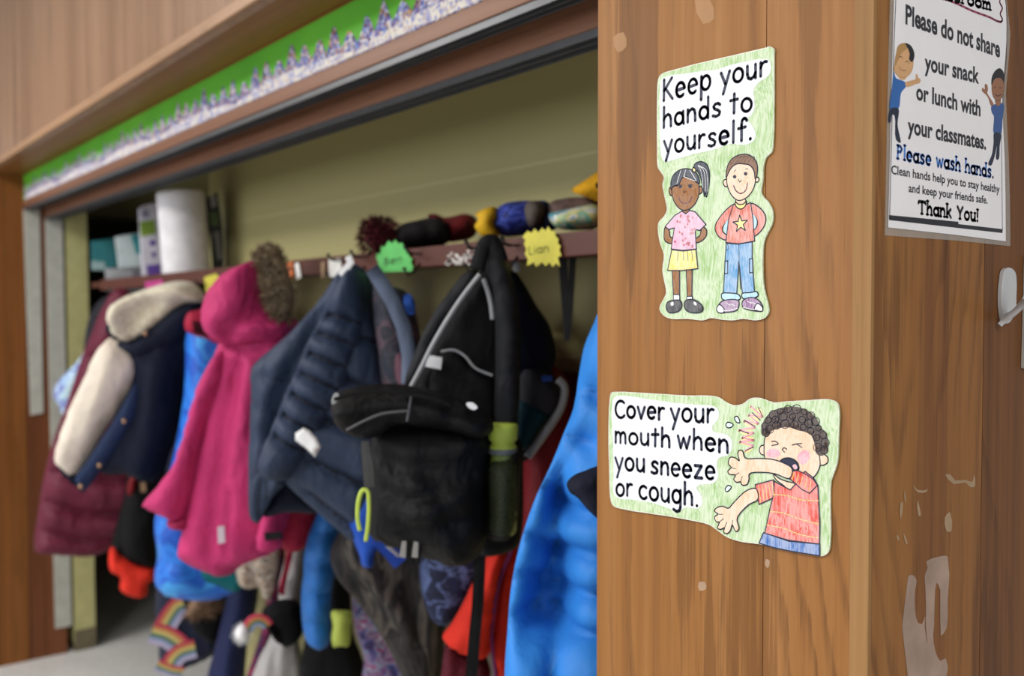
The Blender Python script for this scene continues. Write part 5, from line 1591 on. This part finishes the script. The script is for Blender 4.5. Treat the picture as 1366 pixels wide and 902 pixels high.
rd = random.Random(9)
cen = [(330, 225), (325, 190), (342, 160), (370, 130), (405, 112), (445, 100), (490, 100), (530, 115), (565, 135), (590, 165), (605, 200), (630, 235), (640, 275), (635, 315), (600, 300), (595, 250), (565, 215), (525, 195), (480, 180), (430, 178), (385, 185), (350, 205), (380, 155), (420, 140), (470, 140), (520, 155), (555, 175)]
for x, y in cen:
    r = rd.uniform(15, 24)
    g.line([(x + r * math.cos(k), y + r * math.sin(k)) for k in np.arange(0, 6.9, .8)], .9, INK)
for x, y in cen[::2]:
    g.line([(x + 4 + 9 * math.cos(k), y + 9 * math.sin(k)) for k in np.arange(0, 4, .8)], .6, HAIRBR)
g.line([(360, 270), (378, 268), (395, 282), (362, 290)], 1.2); g.line([(518, 280), (490, 282), (468, 288)], 1.2); g.line([(490, 282), (518, 300)], 1.2)
g.line([(415, 312), (425, 302), (440, 310)], 1.2); g.line([(415, 312), (428, 325)], 1.2)
g.fill([(400, 385), (412, 365), (440, 355), (475, 362), (498, 385), (502, 415), (480, 425), (440, 400)], INK)
g.fill([(470, 395), (485, 388), (495, 408), (482, 415)], 17, None)
g.fill([(370, 440), (400, 462), (440, 478), (482, 490), (470, 515), (445, 520), (425, 500), (385, 470)], SKIN)
# jeans, shirt, arms
g.fill([(318, 745), (295, 800), (380, 825), (480, 845), (612, 866), (612, 805), (450, 790)], JEANS, smooth=False)
g.fill([(275, 495), (370, 470), (378, 560), (295, 598), (285, 545)], SHIRT, smooth=False)
g.fill([(375, 478), (425, 505), (460, 522), (488, 488), (535, 425), (580, 460), (602, 500), (612, 700), (610, 805), (450, 785), (325, 748), (350, 630), (372, 540)], SHIRT, smooth=False)
for ln in ([(370, 545), (440, 552), (520, 575), (606, 578)], [(352, 635), (420, 642), (500, 672), (608, 700)], [(335, 705), (420, 722), (520, 758), (608, 772)]):
    g.line(ln, 1.1, STRIPE)
for k in range(5):
    g.line([(292 + k * 18, 500 - k * 4), (305 + k * 17, 588 - k * 7)], .9, STRIPE)
g.line([(455, 465), (490, 492), (520, 520)], 1.3)
g.fill([(462, 425), (495, 420), (540, 440), (580, 468), (600, 498), (560, 540), (520, 520), (455, 462)], SHIRT, smooth=False)
for k in range(5):
    g.line([(480 + k * 22, 428 + k * 12), (468 + k * 22, 470 + k * 14)], .9, STRIPE)
g.fill([(190, 318), (208, 318), (222, 355), (290, 358), (360, 362), (420, 380), (468, 412), (455, 462), (380, 438), (310, 430), (245, 438), (242, 470), (230, 495), (205, 495), (200, 480), (178, 482), (163, 468), (172, 445), (140, 440), (132, 425), (150, 405), (135, 385), (145, 352), (170, 355), (192, 370), (185, 335)], SKIN)
g.line([(150, 405), (172, 412)], 1); g.line([(172, 445), (190, 432)], 1); g.line([(200, 480), (208, 452)], 1)
g.fill([(278, 515), (232, 525), (190, 560), (155, 598), (135, 618), (105, 608), (75, 615), (62, 632), (80, 648), (62, 665), (75, 690), (88, 690), (78, 722), (95, 728), (115, 720), (110, 742), (128, 750), (145, 735), (155, 705), (175, 740), (190, 725), (180, 680), (188, 655), (240, 600), (290, 570)], SKIN)
g.line([(80, 648), (105, 650)], 1); g.line([(88, 690), (110, 672)], 1); g.line([(115, 720), (128, 690)], 1); g.line([(155, 705), (158, 680)], 1)
g.mb.build('sneezing_boy_drawing', MC, S2)

# ------------------------------------------------------------------ laminated poster on the pier's side
FR = Frame((X_pier_r, 0, 0), (0, 1, 0), (0, 0, 1), (1, 0, 0))
z8 = lambda X, Y: (1160 + X / 2.655, Y / 2.655)
S3 = thing('classroom_poster', 'laminated white poster asking not to share snacks, on the side of the pier', 'poster', PX(1262, 328, X_pier_r))
t = NT('clear_laminate')
t.put(t.b.inputs['Alpha'], 0.28)
M_lam = t.done(lin('#cfc8be'), 0.12, 0.6)
lam = [(72, -60), (478, -60), (486, 30), (496, 120), (490, 210), (480, 330), (484, 440), (490, 560), (494, 700), (496, 872), (300, 852), (52, 834), (60, 400)]
mb = MB()
mb.card(FR, [FR.to2(z8(*q)) for q in catmull(lam, True, 1)][::-1], 0.0003, 0.0008)
mb.build('laminate', M_lam, S3)
pap = [(84, -60), (466, -60), (478, 20), (482, 120), (476, 210), (466, 330), (468, 440), (474, 560), (477, 700), (478, 855), (300, 832), (62, 806), (72, 400)]
mb = MB()
mb.card(FR, [FR.to2(z8(*q)) for q in catmull(pap, True, 1)][::-1], 0.0009, 0.0012)
M_pos = plain('poster_paper', '#f2eff2', 0.22, 0.5, var=0.015)
mb.build('sheet', M_pos, S3)
M_print = plain('black_print', '#26262c', 0.3)
M_bprint = plain('blue_print', '#4f84d8', 0.3)
M_banner = plain('dark_pink_print', '#a04a66', 0.3)
mb = MB()
px_ = 1.0 * FR.scale(z8(80, 400))
mb.pen(FR, [FR.to2(z8(*q)) for q in [(90, -50), (82, 150), (74, 450), (66, 775)]], 1.5 * px_, 0.0013)
mb.pen(FR, [FR.to2(z8(*q)) for q in [(474, -50), (482, 60), (480, 200), (468, 330), (462, 470), (464, 620), (466, 820)]], 1.4 * px_, 0.0013)
mb.fill(FR, [FR.to2(z8(*q)) for q in [(64, 762), (64, 780), (466, 826), (466, 812), (310, 794), (310, 786)]], 0.0013)
mb.build('printed_border', M_print, S3)
mb = MB()
mb.pen(FR, [FR.to2(z8(*q)) for q in catmull([(462, -52), (300, -58), (150, -52), (160, -38), (150, -28), (235, -10), (262, -2), (300, 12), (360, 40), (420, 62), (448, 76), (462, 78), (466, 70), (458, 50), (466, 30), (456, 8), (464, -20), (462, -52)], False, 3)], 3.2 * px_, 0.0013)
mb.build('banner_outline', M_banner, S3)
mb = MB()
write(mb, FR, 'Classroom', z8(196, -18), z8(424, 36), 11, 4.2, 0.0013, serif=.2, gap=.2)
mb.build('banner_lettering', M_print, S3)
OP = 0.0013
BO = 0.03
for tx, L, R, cap in (('Please do not share', (122, 84), (457, 204), 23), ('your snack', (190, 248), (383, 296), 20), ('or lunch with', (160, 352), (388, 412), 20),
                      ('your classmates.', (130, 472), (408, 530), 20)):
    font_text('lettering', FR, tx, z8(*L), z8(*R), cap, OP, M_print, S3, BO)
for tx, L, R, cap in (('Clean hands help you to stay healthy', (72, 616), (456, 684), 11), ('and keep your friends safe.', (133, 680), (413, 722), 10.5)):
    font_text('small_lettering', FR, tx, z8(*L), z8(*R), cap, OP, M_print, S3, 0.022)
mb = MB()
write(mb, FR, 'Please wash hands.', z8(92, 562), z8(434, 630), 13.5, 4.3, OP, serif=.17, gap=.2)
mb.build('blue_lettering', M_bprint, S3)
mb = MB()
write(mb, FR, 'Thank You!', z8(168, 756), z8(380, 784), 12.5, 4.3, OP, serif=.18, gap=.22)
mb.build('thanks_lettering', M_print, S3)
z9 = lambda X, Y: (1160 + X / 4.51, Y / 4.51)
MP = [plain('poster_print_%d' % i, c, 0.3) for i, c in enumerate(['#2a2a30', '#d8a878', '#b58a52', '#2f68b0', '#20283c', '#9c6a4c', '#1d1a1a', '#3a5a94', '#c89a52'])]
g = Draw(FR, z9, 0.0013, 0.000005, 0.6)
g.fill([(138, 432), (150, 470), (205, 495), (212, 520), (182, 560), (165, 655), (118, 665), (125, 540)], 3, None)
g.fill([(120, 655), (165, 655), (160, 750), (178, 862), (150, 840), (142, 700), (128, 690), (118, 740), (108, 740)], 4, None)
g.fill([(205, 500), (245, 485), (268, 478), (270, 448), (280, 452), (284, 468), (298, 478), (294, 500), (270, 508), (215, 525)], 1, None)
g.fill([(162, 455), (215, 455), (205, 480), (175, 478)], 1, None)
g.fill([(150, 330), (168, 280), (200, 268), (240, 300), (255, 360), (245, 430), (212, 465), (170, 462), (140, 430), (142, 380)], 1, 2)
g.fill([(150, 330), (165, 275), (205, 260), (235, 275), (210, 300), (185, 320), (165, 360), (145, 400)], 2, None)
g.fill([(205, 262), (235, 272), (258, 310), (260, 350), (246, 375), (230, 360), (232, 325), (222, 295)], 6, None)
g.line([(168, 350), (180, 342), (190, 352)], .8, 0); g.line([(205, 375), (220, 370), (230, 385)], .8, 0)
g.line([(168, 405), (185, 425), (212, 425)], .9, 5)
g.mb.build('waving_child_drawing', MP, S3)
g = Draw(FR, z9, 0.0013, 0.000005, 0.6)
g.fill([(725, 640), (760, 625), (797, 625), (792, 720), (780, 808), (740, 805), (740, 700), (728, 680)], 7, None)
g.fill([(742, 800), (780, 805), (775, 880), (768, 960), (754, 960), (758, 880), (745, 940), (722, 998), (706, 990), (728, 930), (738, 860)], 4, None)
g.fill([(725, 640), (705, 590), (690, 570), (668, 548), (672, 528), (684, 540), (686, 508), (698, 510), (704, 545), (700, 560), (720, 595), (738, 630)], 5, None)
g.fill([(748, 600), (780, 600), (775, 635), (755, 635)], 5, None)
g.fill([(730, 500), (745, 470), (775, 460), (798, 480), (802, 530), (790, 585), (765, 608), (740, 590), (728, 550)], 5, 0)
g.fill([(726, 515), (728, 465), (750, 425), (775, 412), (795, 430), (803, 470), (800, 500), (785, 475), (762, 470), (742, 480)], 6, None)
g.line([(740, 530), (752, 522)], .8, 6); g.line([(770, 530), (785, 530)], .8, 6)
g.line([(745, 565), (762, 580), (785, 568)], .9, 0)
g.mb.build('cheering_child_drawing', MP, S3)

# ------------------------------------------------------------------ marks, hook and metal strip on the pier's side
M_rest = plain('torn_paint_film', '#a58c7c', 0.5, var=0.12)


def mark(name, fr, polys, mat, label, cat, part=None):
    """thin film on the wood; several scraps become parts of one thing"""
    th = None
    if part:
        th = thing(name, label, cat, fr.pt(*polys[0][0]))
    o = None
    for i, q in enumerate(polys):
        mb = MB()
        mb.fill(fr, [fr.to2(c) for c in catmull(q, True, 2)], 0.0002 + 0.00005 * i)
        o = mb.build(part or name, mat, th)
    return th or tag(o, label, cat)


z0 = lambda X, Y: (1120 + X / 2.988, 600 + Y / 2.988)
film = [[(272, 505), (292, 500), (306, 520), (300, 560), (300, 640), (312, 690), (328, 694), (340, 660), (338, 700), (346, 760), (345, 910), (272, 910)],
        [(338, 500), (350, 470), (345, 445), (400, 425), (430, 425), (430, 600), (426, 710), (402, 742), (400, 560), (385, 530), (378, 600), (376, 700), (372, 740), (380, 800), (400, 842), (422, 830), (424, 910), (347, 910), (348, 760), (342, 700), (343, 620), (340, 540)]]
mark('torn_tape_film', FR, [[z0(*c) for c in q] for q in film], M_rest, 'pale torn tape film on the lower right side of the pier', 'tape', 'film')
bits = [[(420, 100), (440, 98), (460, 122), (500, 120), (528, 128), (534, 95), (540, 145), (520, 150), (500, 130), (455, 138)], [(418, 270), (434, 250), (440, 250), (445, 325), (425, 325)],
        [(290, 140), (310, 160), (345, 160), (350, 152), (345, 168), (310, 170)], [(308, 200), (318, 230), (322, 265), (312, 262)], [(225, 345), (232, 340), (235, 365)], [(252, 330), (270, 375), (262, 375)], [(255, 160), (262, 200), (258, 210)], [(240, 210), (250, 212), (240, 280)]]
mark('tape_residue', FR, [[z0(*c) for c in q] for q in bits], plain('tape_residue', '#a68a6a', 0.3), 'small glossy tape residue scraps above the torn film on pier side', 'tape', 'scrap')
mark('tape_mark', FP, [[(927, 0), (946, -2), (953, 25), (938, 32)]], plain('faded_tape', '#a5794c', 0.5), 'faded tape mark at the top of the pier above the hands sign', 'tape', None)
mark('tape_mark', FP, [[(818, 50), (832, 43), (836, 62), (824, 70)]], plain('faded_tape_b', '#a4784c', 0.5), 'faded tape mark left of the hands sign near the pier edge', 'tape', None)
mark('tape_mark', FP, [[(932, 777), (941, 777), (942, 786), (933, 788)], [(1022, 746), (1027, 748), (1025, 758), (1021, 754)]], plain('faded_tape_c', '#a88a70', 0.5), 'small pale scuffs on the pier below the sneeze sign', 'scuff', 'scuff')

hk = thing('adhesive_hook', 'white plastic hook on the dark panel right of the pier', 'hook', PX(1345, 432, X_pier_r))
zh = lambda X, Y: (1300 + X / 5.015, 330 + Y / 5.015)
body = [(150, 300), (158, 220), (168, 160), (190, 138), (215, 140), (240, 165), (250, 230), (248, 330), (246, 400), (225, 470), (200, 505), (175, 508), (155, 440)]
mb = MB()
mb.card(FR, [FR.to2(zh(*q)) for q in catmull(body, True, 3)][::-1], 0.0003, 0.005)
M_hook = plain('white_plastic', '#c4c4c6', 0.35, 0.5, var=0.01)
mb.build('back_plate', M_hook, hk, bevel=0.001)
mb = MB()
cpts = [(195, 490), (235, 462), (280, 425), (320, 385), (352, 330)]
mb.strap([PX(*zh(*c), X_pier_r + 0.006 + i * 0.007) for i, c in enumerate(cpts)], [0.017, 0.017, 0.016, 0.014, 0.011], 0.006, (1, 0, 0))
mb.build('hook_arm', M_hook, hk, smooth=True)
mb = MB()
mb.card(FR, [FR.to2(q) for q in [(1361, 491), (1372, 494), (1372, 340), (1365, 342)]], 0.0003, 0.006)
tag(mb.build('metal_strip', plain('brushed_grey_metal', '#b4b0aa', 0.45, 0.5, 0.0), bevel=0.0008), 'grey metal strip at the far right below the white hook', 'strip')
